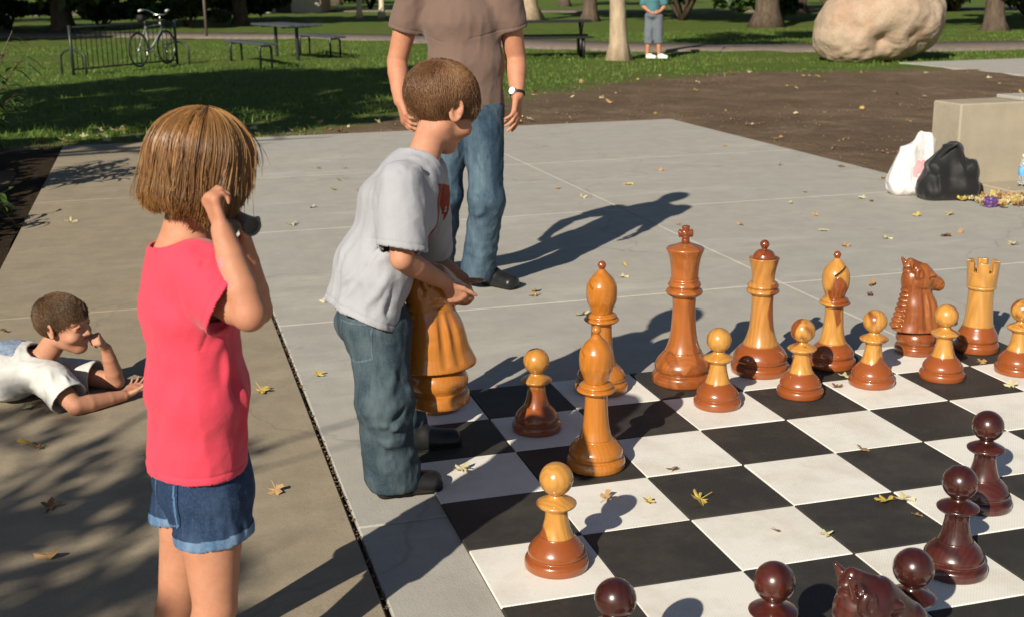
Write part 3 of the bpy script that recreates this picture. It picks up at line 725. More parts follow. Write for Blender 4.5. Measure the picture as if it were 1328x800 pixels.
def cloth_blob(name, label, cat, pos, secs, mat, seed, fold=.02, freq=(7, 7, 3), h=.008, extra=None, rz=0., parent=None):
    F = Field((-.45, -.4, -.05), (.45, .4, .75), h)
    for a, b, u, sa, sb in secs: F.put(ecap(a, b, u, sa, sb), .05)
    if extra: extra(F)
    F.plane((0, 0, .0), (0, 0, -1)); V, Q = F.mesh(3)
    N = vnormals(V, Q)
    d = fold*(1-2*np.abs(vnoise(V, freq, seed)))+.5*fold*(1-2*np.abs(vnoise(V, np.array(freq)*2.2, seed+3)))
    V = V+N*(d*np.clip(V[:, 2]/.05, .15, 1))[:, None]
    o = mesh_obj(name, V, Q, mat); o.location = pos; o.rotation_euler[2] = rz; o.scale = (.87,)*3; return tag(o, label, cat) if label else o
rx = (1, 0, 0)
BAGB = M_cloth('black_nylon', (.012, .012, .013), 700, .2, .55, .3); BAGW = M_plain('white_plastic', (.80, .78, .78), .3, .5, .03)
t = NT('white_plastic_bag', .32, .5); t.col((.60, .585, .58)); t.b.inputs['Subsurface Weight'].default_value = .1; t.bump(t.noise(25, 5), .35, .02); BAGW = t.m
pb = np.array([4.76, 5.95, ZS])
blk = cloth_blob('duffel_bag', 'slumped black fabric bag leaning on the white bag by the wall', 'bag', pb, [((-.12, 0, .08), (.17, 0, .09), (0, 1, 0), (.15, .12), (.15, .12)), ((.0, .02, .12), (.05, .02, .42), rx, (.21, .14), (.085, .07)), ((.09, 0, .22), (.20, -.02, .24), rx, (.10, .1), (.10, .08)), ((-.04, 0, .25), (.02, 0, .40), rx, (.14, .1), (.06, .06))], BAGB, 3, .016, rz=-YAW)
m = MB(); m.tube([(-.1, -.02, .30), (-.03, -.09, .43), (.05, -.08, .47), (.12, -.06, .36), (.16, -.10, .2)], .012, 6); sp_ = m.build('strap', BAGB, blk, True)
wb = cloth_blob('plastic_bag', 'white plastic shopping bag with faint red print standing behind the black bag', 'bag', pb+np.array([-.13, .26, 0]), [((-.10, 0, .06), (.13, 0, .06), (0, 1, 0), (.12, .08), (.12, .08)), ((.0, 0, .1), (.03, 0, .38), rx, (.19, .09), (.12, .05)), ((.06, 0, .36), (.12, 0, .52), rx, (.075, .03), (.045, .015)), ((.16, 0, .32), (.19, 0, .47), rx, (.03, .02), (.025, .012))], BAGW, 8, .017, (9, 9, 2.5), rz=-YAW)
RED = M_plain('faded_red_print', (.66, .34, .36), .45)
def patch(src, pred, name, mat, off=.0015, parent=None):      # a printed or sewn patch: the faces of src that pred picks, lifted slightly
    me = src.data; V = np.empty(len(me.vertices)*3, np.float32); me.vertices.foreach_get('co', V); V = V.reshape(-1, 3).astype(float)
    Q = np.empty(len(me.loops), np.int32); me.loops.foreach_get('vertex_index', Q); Q = Q.reshape(-1, 4)
    N = vnormals0(V, Q); c = V[Q].mean(1); k = pred(c, N[Q].mean(1))
    if not k.any(): return None
    Qk = Q[k]; u, inv = np.unique(Qk, return_inverse=True)
    return mesh_obj(name, V[u]+N[u]*off, inv.reshape(-1, 4).astype(np.int32), mat, parent if parent is not None else src)
patch(wb, lambda c, n: (n[:, 1] < -.2) & (c[:, 2] > .16) & (c[:, 2] < .30) & (c[:, 0] > .0) & (c[:, 0] < .17) & (vnoise(c, (40, 40, 22), 3) > -.15), 'print', RED, .001)
# water bottle on the footing
b = thing('water_bottle', 'clear plastic water bottle with blue label standing on the wall footing', 'bottle', (5.39, 5.90, ZS+.081))
t = NT('clear_plastic', .08, .5); t.col((.85, .92, .95)); t.b.inputs['Transmission Weight'].default_value = .85; t.b.inputs['IOR'].default_value = 1.2
m = MB(); m.lathe(smooth_prof([(0, 0), (.028, 0), (.033, .008), (.032, .03), (.033, .06), (.033, .13), (.031, .15), (.022, .175), (.013, .19), (.0125, .205)], 3), 24); m.build('bottle_body', t.m, b, True)
m = MB(); m.lathe([(.0335, .062), (.0342, .064), (.0342, .128), (.0335, .13)], 24); m.build('paper_label', M_plain('blue_label', (.12, .35, .72), .4, .5, .3, 30), b, True)
m = MB(); m.lathe([(.0, .22), (.014, .22), (.0155, .217), (.0155, .2), (.013, .199)][::-1], 20); m.build('cap', WHITEP, b, True)
# crumpled purple wrapper and small dark bottle at the foot of the wall
F = Field((-.08, -.08, -.01), (.08, .08, .1), .004); F.put(ell((0, 0, .03), (.05, .035, .032))); V, Q = F.mesh(1); N = vnormals(V, Q)
V = V+N*(.014*(1-2*np.abs(vnoise(V, 45, 2))))[:, None]
o = mesh_obj('wrapper', V, Q, M_plain('purple_foil', (.10, .045, .16), .3, .5, .3, 40), smooth=False); o.location = (4.86, 5.55, ZS); tag(o, 'crumpled purple wrapper among the leaves at the foot of the wall', 'wrapper')
b = thing('small_bottle', 'small dark bottle standing in the leaves at the right edge', 'bottle', (5.24, 5.58, ZS)); m = MB(); m.lathe(smooth_prof([(0, 0), (.022, 0), (.024, .006), (.024, .06), (.012, .08), (.009, .1), (0, .1)], 3), 16); m.build('bottle_body', IRON_B, b, True)
m = MB(); m.lathe([(0, .098), (.0115, .098), (.0115, .118), (0, .118)], 14); m.build('cap', IRON_B, b, True)

# ================================================================== FALLEN LEAVES, each one a thing
LV = {'yellow': M_plain('leaf_yellow', (.46, .34, .08), .6, .3, .3, 40), 'pale': M_plain('leaf_pale', (.46, .41, .24), .6, .3, .25, 40), 'tan': M_plain('leaf_tan', (.36, .22, .10), .65, .3, .35, 40), 'brown': M_plain('leaf_brown', (.17, .085, .04), .7, .3, .35, 40)}
def leaf_mesh(seed, lobes=5):
    g = np.random.default_rng(seed); V = [(0, 0, 0)]; n = lobes*4 if lobes > 1 else 16
    for k in range(n):
        if lobes == 1:
            q = .35+5.58*k/(n-1); V.append((.36*math.sin(q), -.05-.95*math.cos(q)+.2*math.sin(q)**2, 0)); continue
        a = math.pi*(-.82+1.64*k/(n-1))+math.pi/2; ph = (k % 4)/4
        r = (.42+.58*abs(math.cos(math.pi*ph)))*(1-.28*abs(k/(n-1)-.5)*2)*g.uniform(.8, 1.12)
        V.append((r*math.cos(a), r*math.sin(a), 0))
    V.append((-.02, -1.0, 0)); V.append((.02, -1.0, 0)); V.append((.03, -.05, 0)); V.append((-.03, -.05, 0))
    cx, cy = g.uniform(.9, 2.2, 2); W = []
    for x, y, z in V: W.append((x, y, .22*cx*x*x+.16*cy*y*y*np.sign(g.random()-.2)+.06*math.sin(6*x+seed)+.10*abs(x)*g.random()))
    Fc = [(0, k, k+1) for k in range(1, n)]+[(n+1, n+2, n+3, n+4)]
    return W, Fc
LM = {}
for col_, mt in LV.items():
    for q in range(3):
        o = mesh_obj('fallen_leaf', *leaf_mesh(len(LM)*7+3, (5, 1, 4)[q]), mt, smooth=False); LM[(col_, q)] = o.data; bpy.data.objects.remove(o)
def leaf(x, y, z, col_, size, label, group, rz=None, tilt=.25):
    o = bpy.data.objects.new('fallen_leaf', LM[(col_, int(rng.integers(3)) if 'board' not in group else (0 if size > .05 else 2))]); link(o)
    o.location = (x, y, z+.006+.02*size/.06*tilt*.3); size *= .8; o.scale = (size,)*3
    o.rotation_euler = (rng.normal(0, tilt), rng.normal(0, tilt), rng.uniform(0, 6.28) if rz is None else rz)
    return tag(o, label, 'leaf', group)
# the ones on the board, each different
for px, py, c_, s_, lb in ((908, 650, 'yellow', .062, 'bright yellow-green lobed leaf on the black square in the middle of the board'), (870, 611, 'tan', .042, 'small curled tan leaf on the edge of the white square behind the yellow leaf'),
        (1117, 585, 'tan', .05, 'curled golden tan leaf on the line between a white and a black square'), (1150, 652, 'yellow', .055, 'ragged yellow-brown leaf on the black square left of the dark pawns'),
        (1172, 649, 'pale', .042, 'pale shrivelled leaf touching the ragged yellow-brown leaf'), (1190, 671, 'tan', .03, 'tiny tan scrap beside the nearest dark pawn'), (786, 647, 'tan', .04, 'thin curled brown leaf beside the foot of the orange bishop'),
        (842, 653, 'yellow', .03, 'small leaf at the tip of the pawn shadow'), (1005, 690, 'tan', .026, 'tiny dry scrap alone on the middle white square'), (1072, 694, 'pale', .03, 'pale stalk on the white square near the dark pawns'),
        (1311, 502, 'pale', .04, 'pale green leaf on the black square below the far rook'), (1272, 472, 'tan', .04, 'curled leaf at the corner below the rook'), (1085, 503, 'brown', .035, 'brown leaf behind the second far pawn'),
        (1095, 490, 'pale', .04, 'pale leaf at the foot of the far bishop'), (600, 610, 'pale', .05, 'pale green leaf beside the toe of the boy\'s shoe')):
    p = G(px, py); leaf(p[0], p[1], .002, c_, s_, lb, 'leaves on the board')
SLB = 'leaves on the concrete'
for px, py, c_, s_ in ((340, 509, 'yellow', .055), (358, 638, 'tan', .05), (37, 578, 'yellow', .055), (52, 583, 'brown', .03), (65, 660, 'brown', .045), (40, 530, 'pale', .05), (62, 725, 'tan', .05), (378, 292, 'pale', .065), (432, 247, 'yellow', .06), (412, 219, 'tan', .05), (445, 219, 'pale', .05), (464, 249, 'tan', .04), (93, 289, 'pale', .06), (5, 432, 'pale', .05), (440, 235, 'tan', .04), (695, 378, 'pale', .06), (692, 384, 'tan', .05), (412, 487, 'yellow', .045), (420, 392, 'pale', .035), (405, 270, 'pale', .05),
        (815, 240, 'yellow', .055), (756, 257, 'pale', .05), (722, 245, 'tan', .045), (858, 222, 'tan', .05), (1131, 370, 'tan', .06), (1128, 383, 'brown', .05), (1118, 258, 'pale', .055), (1130, 262, 'yellow', .05), (1068, 300, 'pale', .05), (1025, 264, 'pale', .045), (1057, 280, 'tan', .045), (1224, 307, 'brown', .06), (1315, 318, 'pale', .07), (1090, 217, 'brown', .06), (1097, 320, 'tan', .05), (1150, 310, 'pale', .045), (1231, 279, 'yellow', .06), (1189, 281, 'yellow', .05), (1245, 303, 'tan', .05), (960, 292, 'tan', .045), (810, 345, 'yellow', .04), (808, 360, 'pale', .04), (755, 409, 'pale', .05), (790, 400, 'pale', .055), (880, 292, 'tan', .04), (1145, 232, 'tan', .05), (1010, 215, 'tan', .05), (940, 190, 'tan', .045), (1180, 345, 'brown', .04), (1045, 250, 'pale', .04), (470, 470, 'tan', .03)):
    p = G(px, py, ZS); leaf(p[0], p[1], ZS+(.004 if p[0] < -.29 else 0), c_, s_, f'small {dict(yellow="yellow", pale="pale cream", tan="tan", brown="dark brown")[c_]} dry leaf lying alone on the concrete', SLB)
for k in range(175):                                            # scattered over the bare soil and the grass edge
    x = rng.uniform(-2, 13); y = rng.uniform(11.9, float(dirt_edge(x))+1.2) if x < 5.2 else rng.uniform(7.5, float(dirt_edge(x))+.8)
    if 12.7 < x and y > 14: continue
    c_ = ('pale', 'tan', 'yellow', 'tan', 'pale')[k % 5]; leaf(x, y, -.02, c_, rng.uniform(.035, .085), f'{dict(yellow="yellow", pale="pale cream", tan="tan", brown="dark brown")[c_]} dry leaf on the bare soil beyond the concrete', 'leaves on the bare soil', tilt=.4)
# the drift of leaves against the wall, nobody could count it
V = []; Fc = []
for k in range(240):
    x = 4.86+abs(rng.normal(0, .7)) if k > 60 else rng.uniform(4.8, 5.6); y = 5.72+rng.normal(0, .10)-.06*(x-4.7); W, f = leaf_mesh(200+k % 9); s = rng.uniform(.025, .048); Rm = frame(rng.normal(size=3)*np.array([1, 1, .35]))
    b0 = len(V); V += [tuple((Rm.T@np.array(w_))*s+np.array([x, y, ZS+rng.uniform(.01, .045)])) for w_ in W]; Fc += [tuple(b0+i for i in q) for q in f]
n_ = len(Fc); o = mesh_obj('leaf_litter', V, Fc, [LV['yellow'], LV['tan'], LV['pale'], LV['brown']], smooth=False, matidx=[int(i*7919 % 11) % 4 for i in np.arange(n_)//20]); tag(o, kind='stuff')
# ================================================================== THE BOARD
def M_tile(name, c, dirt, amt):
    t = NT(name, .62, .35); P = t.map()
    rib = t.n('ShaderNodeTexWave', wave_type='BANDS', i_Vector=t.map((1, 1, 1), (0, 0, R_(38))), i_Scale=42., i_Distortion=.6, i_Detail=1.).outputs['Fac']
    sm = t.ramp(t.noise(3.5, 7, P, .7), [(.45, 0.), (.75, amt)]); sp = t.ramp(t.noise(70, 4, P, .7), [(.62, 0.), (.72, amt)])
    b = t.mix(sm, c, dirt); b = t.mix(sp, b, dirt); b = t.mix(t.math('MULTIPLY', rib, .10), b, tuple(x*.5 for x in c)); t.col(b)
    n1 = t.bump(rib, .22, .003); t.bump(t.noise(5, 4), .15, .012, n1); return t.m
TW = M_tile('mat_white', (.78, .755, .70), (.50, .43, .33), .58); TB = M_tile('mat_black', (.030, .028, .025), (.085, .076, .062), .6)
m = MB(); mi = []
for i in range(8):
    for j in range(8):
        q_ = rng.normal(0, .002); n0 = len(m.f); m.box(((i+.5)*SQ+rng.normal(0, .0007), (j+.5)*SQ+rng.normal(0, .0007), -.0062+rng.normal(0, .0004)), (SQ/2-.0014, SQ/2-.0014, .006), frame((math.sin(q_), math.cos(q_), rng.normal(0, .0016))), bev=.0022); mi += [0 if (i+j) % 2 else 1]*(len(m.f)-n0)
# far left corner square (0,7) is white: (i+j) odd = white
board = mesh_obj('chess_board', m.v, m.f, [TW, TB], smooth=False, matidx=mi); tag(board, 'giant black and white chess mat lying on the concrete', 'chess board')
m = MB(); m.box((4*SQ, 4*SQ, -.0095), (4*SQ-.002, 4*SQ-.002, .002)); m.build('backing', TB, board)

SAP = (.56, .27, .055); HEART = (.27, .068, .014); ORANGE = (.47, .165, .020); ORANGE2 = (.36, .105, .013)
W = {}
W['pawn'] = M_wood('wood_pawn', SAP, HEART, .53, 2.0, hz=.093); W['pawnb'] = M_wood('wood_pawn_patched', SAP, HEART, .57, 1.9, shift=(.93, .35, .6), hz=.093)
W['pawnc'] = M_wood('wood_pawn_plain', (.50, .225, .04), HEART, .66, 1.6, shift=(1.3, .4, .5), hz=.093)
W['king'] = M_wood('wood_king', (.37, .115, .024), (.29, .08, .016), .5, 1.2, .3); W['queen'] = M_wood('wood_queen', (.50, .225, .05), HEART, .49, 1.7, shift=(.7, .2, .1), hz=.118)
W['bishop'] = M_wood('wood_bishop', SAP, HEART, .6, 1.9, shift=(.15, .6, 0), hz=.101); W['rook'] = M_wood('wood_rook', (.54, .27, .062), HEART, .72, 1.8, hz=.112); W['knight'] = M_wood('wood_knight', (.33, .10, .022), (.25, .066, .014), .5, 1.3, .3, shift=(.2, .2, .9))
W['orange'] = M_wood('wood_orange', ORANGE, ORANGE2, .62, 1.2, .25); W['held'] = M_wood('wood_orange_knight', (.46, .165, .022), (.36, .11, .014), .72, 1.0, .16, rough=.25)
W['dark'] = M_wood('wood_dark', (.075, .016, .010), (.045, .010, .007), .5, 1.3, .5); DARKHOLE = M_plain('hole_dark', (.03, .01, .006), .6)
PAWN = dict(base=[(0, 0), (.085, 0), (.089, .005), (.0895, .020), (.086, .029), (.0785, .034), (.0775, .037), (.0795, .044), (.077, .056), (.067, .071), (.053, .086), (.0485, .0915), (.0485, .0935), (.0475, .0935), (0, .0935)],
            stem=[(0, .0937), (.0465, .0937), (.040, .112), (.0345, .135), (.0315, .155), (.0315, .168), (0, .168)],
            collar=[(0, .1682), (.034, .1685), (.050, .179), (.0555, .1855), (.053, .191), (.035, .2005), (.023, .207), (.0195, .2135), (0, .2135)], head=('s', .2575, .0465))
BISH = dict(base=[(0, 0), (.094, 0), (.098, .006), (.098, .025), (.094, .034), (.087, .038), (.0865, .042), (.090, .051), (.087, .066), (.073, .085), (.060, .097), (.0575, .1), (.0575, .103), (.056, .103), (0, .103)],
            stem=[(0, .1032), (.0545, .1032), (.047, .132), (.0415, .17), (.038, .22), (.0375, .254), (0, .254)],
            collar=[(0, .2542), (.041, .2545), (.057, .262), (.0645, .269), (.060, .275), (.0535, .2775), (.0565, .2835), (.051, .290), (.040, .2955), (0, .2955)], head='bishop')
KING = dict(base=[(0, 0), (.117, 0), (.1215, .007), (.1215, .030), (.117, .040), (.107, .045), (.107, .05), (.112, .062), (.110, .08), (.096, .103), (.080, .12), (.0745, .127), (.0745, .131), (.073, .131), (0, .131)],
            stem=[(0, .1312), (.0715, .1312), (.060, .165), (.052, .205), (.047, .26), (.0455, .31), (.0475, .352), (0, .352)],
            collar=[(0, .3522), (.05, .3525), (.066, .362), (.0735, .372), (.068, .382), (.059, .386), (.063, .396), (.066, .402), (.061, .411), (.056, .416), (.0575, .424), (.052, .43), (0, .43)],
            head=[(0, .4302), (.0535, .4302), (.056, .47), (.063, .51), (.073, .538), (.0745, .545), (.069, .551), (.04, .561), (.022, .567), (0, .567)], finial='cross')
QUEEN = dict(base=[(0, 0), (.114, 0), (.1185, .007), (.1185, .028), (.114, .038), (.105, .043), (.105, .048), (.110, .060), (.107, .077), (.094, .098), (.079, .112), (.073, .118), (.073, .122), (.0715, .122), (0, .122)],
             stem=[(0, .1222), (.070, .1222), (.058, .155), (.050, .19), (.0455, .235), (.0435, .285), (.0445, .325), (0, .325)],
             collar=[(0, .3252), (.047, .3255), (.061, .334), (.067, .342), (.063, .350), (.057, .353), (.062, .360), (.064, .365), (.058, .374), (.049, .381), (0, .381)],
             head=[(0, .3812), (.0455, .3812), (.047, .41), (.052, .44), (.060, .470), (.062, .476), (.058, .479), (.05, .477), (0, .477)], finial='ball')
ROOK = dict(base=[(0, 0), (.089, 0), (.093, .006), (.093, .026), (.089, .035), (.083, .040), (.083, .045), (.086, .053), (.084, .07), (.074, .09), (.066, .105), (.0645, .112), (.0645, .114), (.063, .114), (0, .114)],
            stem=[(0, .1142), (.0615, .1142), (.057, .16), (.0535, .21), (.0525, .27), (0, .27)], collar=[(0, .2702), (.054, .2702), (.060, .276), (.0615, .283), (.058, .289), (0, .289)], head='rook')
_cache = {}
def part_mesh(kind, part, spec, mat):
    key = (kind, part, mat.name)
    if key in _cache: return _cache[key]
    if isinstance(spec, tuple): 
        m = MB(); m.lathe([(spec[2]*math.cos(q), spec[1]+spec[2]*math.sin(q)) for q in np.linspace(-math.pi/2, math.pi/2, 33)], 48); o = m.build(part, mat, None, True)
    elif isinstance(spec, list):
        P = spec[:]; P = [P[0], P[1], P[1]]+P[2:-1]+[P[-2], P[-1]]
        m = MB(); m.lathe(smooth_prof(P, 4), 56); o = m.build(part, mat, None, True, sharp=50)
    elif spec == 'bishop':
        F = Field((-.07, -.07, .28), (.07, .07, .50), .0018)
        F.put(rc((0, 0, .29), (0, 0, .335), .037, .041), .01); F.put(ell((0, 0, .378), (.0535, .0535, .062)), .045); F.put(rc((0, 0, .40), (0, 0, .446), .04, .013), .03)
        c, s = math.cos(.62), math.sin(.62); F.sub(rbox((.036, -.018, .425), (.06, .08, .0055), [[c, 0, s], [0, 1, 0], [-s, 0, c]]))
        F.plane((0, 0, .2957), (0, 0, -1)); V, Q = F.mesh(1); o = mesh_obj(part, V, Q, mat, sharp=40)
    elif spec == 'rook':
        F = Field((-.08, -.08, .27), (.08, .08, .41), .0018); F.put(rc((0, 0, .26), (0, 0, .46), .0585, .0735)); F.sub(rc((0, 0, .355), (0, 0, .5), .047, .056))
        for k in range(6):
            a = k*math.pi/3+.3; F.sub(rbox((.06*math.cos(a), .06*math.sin(a), .385), (.03, .0095, .034), [[math.cos(a), math.sin(a), 0], [-math.sin(a), math.cos(a), 0], [0, 0, 1]]), .004)
        F.plane((0, 0, .393), (0, 0, 1)); F.plane((0, 0, .2892), (0, 0, -1)); V, Q = F.mesh(1); o = mesh_obj(part, V, Q, mat, sharp=40)
    elif spec == 'cross':
        m = MB(); m.lathe(smooth_prof([(0, .5672), (.021, .5672), (.017, .575), (.016, .58), (0, .58)], 2), 20)
        F = Field((-.05, -.03, .56), (.05, .03, .66), .0016)
        F.put(rc((0, 0, .572), (0, 0, .60), .016, .014), .006)
        for d in ((1, 0), (-1, 0), (0, 1)): F.put(ecap((0, 0, .606), (.024*d[0], 0, .606+.026*d[1]), (0, 1, 0), (.0125, .009), (.0125, .0165), .006), .004)
        for z in (.585, .597, .612, .624): F.sub(rc((-.05, -.016, z), (.05, -.016, z), .003), .003); F.sub(rc((-.05, .016, z), (.05, .016, z), .003), .003)
        F.plane((0, 0, .5672), (0, 0, -1)); V, Q = F.mesh(1); o = mesh_obj(part, V, Q, mat)
    elif spec == 'ball':
        m = MB(); m.lathe(smooth_prof([(0, .4775), (.046, .4775), (.046, .4775), (.041, .494), (.028, .507), (.012, .5125), (.010, .516), (.016, .524), (.019, .533), (.016, .543), (.008, .5495), (0, .551)], 4), 36); o = m.build(part, mat, None, True)
    elif spec == 'bball':
        m = MB(); m.lathe(smooth_prof([(0, .452), (.011, .452), (.009, .457), (.0125, .463), (.0155, .4715), (.0125, .480), (.006, .4855), (0, .4867)], 4), 28); o = m.build(part, mat, None, True)
    _cache[key] = o.data; bpy.data.objects.remove(o); return _cache[key]
FIN = M_wood('wood_finial', (.27, .06, .014), (.2, .045, .01), .5, 2.)
def piece(name, spec, mat, x, y, label, cat, group=None, sc=1., rz=0., finmat=None, z=.001):
    t = thing(name, label, cat, (x, y, z), rz, group); t.scale = (sc,)*3
    for p in ('base', 'stem', 'collar', 'head', 'finial'):
        s = spec.get(p); 
        if s is None and p == 'finial' and spec is BISH: s = 'bball'
        if s is None: continue
        mm = (finmat or mat) if p == 'finial' else mat
        o = bpy.data.objects.new(p, part_mesh(name, p, s, mm)); link(o, t)
    return t
PG = 'light pawns'; PD = 'dark pawns'
piece('pawn', PAWN, W['pawnc'], .478, 2.255, 'golden pawn standing alone between the boy\'s knight and the orange bishop', 'chess pawn', PG, rz=.6)
piece('pawn', PAWN, W['pawnb'], .212, 1.215, 'nearest light pawn with dark patch on its head, on the front left squares', 'chess pawn', PG, 1.0, rz=2.2)
for k, (px, lb) in enumerate(((935, 'light pawn in front of the tall red-brown king'), (1043, 'light pawn in front of the far bishop, its head capped dark'), (1136, 'light pawn standing between the far bishop and the far knight'), (1228, 'light pawn standing in front of the far rook'), (1326, 'light pawn cut by the right edge of the picture'))):
    g = G(px, (529, 515, 501, 493, 485)[k]); piece('pawn', PAWN, W['pawn'] if k != 2 else W['pawnb'], g[0], g[1]+.035, lb, 'chess pawn', PG, rz=k*1.9+.4)
piece('bishop', BISH, W['orange'], .562, 1.862, 'plain orange bishop standing alone in front of its row', 'chess bishop', None, 1.0, rz=1.75, finmat=W['orange'])
piece('bishop', BISH, W['orange'], .852, 2.60, 'orange bishop in the back row hidden behind the front bishop', 'chess bishop', None, 1.07, rz=1.9, finmat=FIN)
piece('king', KING, W['king'], 1.20, 2.60, 'tall red-brown king with carved cross, the tallest piece', 'chess king', rz=-.25, finmat=FIN)
piece('queen', QUEEN, W['queen'], 1.555, 2.62, 'two-toned queen with dark domed crown right of the king', 'chess queen', rz=1., finmat=FIN)
piece('bishop', BISH, W['bishop'], 1.875, 2.60, 'pale bishop with slit head and dark foot right of the queen', 'chess bishop', None, 1., rz=-.35, finmat=FIN)
piece('rook', ROOK, W['rook'], 2.58, 2.60, 'pale castle-shaped rook with dark foot at the end of the back row', 'chess rook', 'light rooks', rz=.15)
piece('rook', ROOK, W['orange'], .185, 2.60, 'orange rook in the far left corner hidden behind the lifted knight', 'chess rook', 'light rooks')
for x, y, lb in ((.126, .538, 'dark pawn cut off at the bottom edge, leftmost of the dark pieces'), (.494, .505, 'dark pawn with glossy head at the bottom edge, left of the dark knight'), (.828, .47, 'dark pawn whose round head rises behind the dark knight'),
                 (1.232, .862, 'whole dark pawn standing on the white square right of the dark knight'), (1.575, 1.205, 'farthest dark pawn, partly hidden behind another dark pawn')):
    piece('pawn', PAWN, W['dark'], x, y, lb, 'chess pawn', PD, rz=rng.uniform(0, 6))

KB = [(0, 0), (.084, 0), (.0885, .006), (.0885, .025), (.084, .034), (.077, .038), (.0765, .042), (.084, .056), (.085, .072), (.078, .090), (.066, .102), (.062, .106), (0, .106)]
def knight(mat, label, loc, rz, sc=1., group=None, tilt=(0, 0)):
    t = thing('knight', label, 'chess knight', loc, rz, group); t.scale = (sc,)*3; t.rotation_euler = (tilt[0], tilt[1], rz)
    link(bpy.data.objects.new('base', part_mesh('knight', 'base', KB, mat)), t)
    if ('kh', mat.name) not in _cache:
        F = Field((-.1, -.15, .10), (.1, .15, .44), .0022); X = (1, 0, 0)
        F.put(ecap((0, .0, .112), (0, -.005, .20), X, (.088, .114), (.066, .076)), .02)             # flared skirt of the neck
        F.put(ecap((0, -.005, .19), (0, -.022, .31), X, (.066, .078), (.048, .058)), .04)
        F.put(ell((0, -.02, .335), (.047, .066, .056)), .03)                                        # skull
        F.put(ecap((0, .0, .345), (0, .072, .300), X, (.040, .046), (.031, .031)), .02)             # face
        F.put(ell((0, .088, .292), (.030, .026, .029)), .012)                                       # muzzle
        for s in (-1, 1):
            F.put(ell((s*.034, -.010, .318), (.022, .040, .032)), .010); F.sub(rc((s*.058, -.055, .290), (s*.050, .045, .278), .007, .006), .006)   # cheek and the cut under the jaw
            F.put(rc((s*.026, -.052, .375), (s*.032, -.075, .412), .017, .006), .008); F.put(ell((s*.046, -.040, .358), (.012, .020, .030)), .004); F.sub(ell((s*.060, -.038, .358), (.011, .010, .021)), .003)   # ear and ear hollow
            F.sub(ell((s*.040, -.056, .39), (.008, .010, .018)), .004)
            F.put(ell((s*.040, .030, .345), (.008, .014, .010)), .006); F.sub(ell((s*.047, .030, .332), (.010, .022, .006)), .006)   # brow and eye
            F.sub(ell((s*.031, .092, .298), (.007, .008, .006)), .004)                              # nostril
            F.sub(rc((s*.036, .050, .277), (s*.030, .112, .277), .0045), .004)                      # mouth
            for q, (y0, y1, w) in enumerate(((.052, .078, .007), (.020, .034, .008), (-.016, -.012, .007))): F.sub(rc((s*.062, y0*.8, .262), (s*.092, y1, .135), w*1.3, w*2.1), .008)   # carved folds down the chest
            F.sub(rc((s*.05, -.06, .33), (s*.085, -.10, .13), .006), .01)
        for k in range(13):                                                                         # scalloped mane down the back
            f = k/12; F.put(ell((0, -.060-.047*f**1.3+.010*math.sin(3*f), .385-.255*f), (.020+.014*f, .024, .0125)), .004)
        F.put(rc((0, -.01, .385), (0, -.055, .402), .012, .016), .012)                               # forelock
        F.plane((0, 0, .1062), (0, 0, -1)); V, Q = F.mesh(1); o = mesh_obj('head', V, Q, mat); _cache[('kh', mat.name)] = o.data; bpy.data.objects.remove(o)
    link(bpy.data.objects.new('head', _cache[('kh', mat.name)]), t); return t
knight(W['knight'], 'red-brown knight in the back row between bishop and rook, facing right', (2.315, 2.655, .001), R_(-75)-YAW)
HELD = A(568, 521, 3.79)
knight(W['held'], 'glossy orange knight lifted off the board in the boy\'s hands', HELD, R_(-62)-YAW, 1.18)
g = G(1146, 782, .33); knight(W['dark'], 'dark red knight at the bottom edge among the dark pawns', (g[0]-.02, g[1], .001), R_(-80)-YAW, 1.0)
# ================================================================== PEOPLE
def hand(F, wrist, d, pn, L, sgn, curls, thumb=(.55, .7, .35), spread=.05, tb=(25, 15), k=.004, rot=None, w=1.):
    wrist = np.array(wrist); d = nrm(d); n = np.array(pn, float); n = nrm(n-d*(n@d)); s = sgn*np.cross(d, n)
    offs = (.165, .055, -.055, -.155); fl = (.40, .455, .42, .33); kf = (.50, .525, .505, .45)
    tips = []
    for i in range(4):
        a = wrist+s*offs[i]*.45*L*w; kn = wrist+d*kf[i]*L+s*offs[i]*L*w
        F.put(rc(a, kn, .085*L, .064*L), .05*L)
    for i in range(4):
        p = wrist+d*kf[i]*L+s*offs[i]*L*w; c = curls[i] if hasattr(curls[i], '__len__') else (curls[i], curls[i]*1.1, curls[i]*.7)
        ang = 0; f = nrm(d+s*spread*(1.5-i)*1.)
        r0 = (.048, .049, .047, .041)[i]*L
        for j, (ln, rr) in enumerate(((.46, 1.), (.31, .90), (.23, .80))):
            ang += math.radians(c[j]); dr = f*math.cos(ang)+n*math.sin(ang); q = p+dr*ln*fl[i]*L
            F.put(rc(p, q, r0*rr, r0*(rr-.08)), k if j else .012); p = q
        tips.append(p)
    p = wrist+d*.13*L+s*.11*L+n*.02*L; t = nrm(d*thumb[0]+s*thumb[1]+n*thumb[2])
    q = p+t*.25*L; F.put(rc(wrist+d*.08*L+s*.05*L, q, .085*L, .062*L), .03*L); p = q
    for ln, bend, r0 in ((.19, tb[0], .055), (.15, tb[1], .048)):
        b = math.radians(bend); t = nrm(t*math.cos(b)+nrm(d*.8+n*.5-s*.2)*math.sin(b)); q = p+t*ln*L; F.put(rc(p, q, r0*L, (r0-.007)*L), k); p = q
    return tips
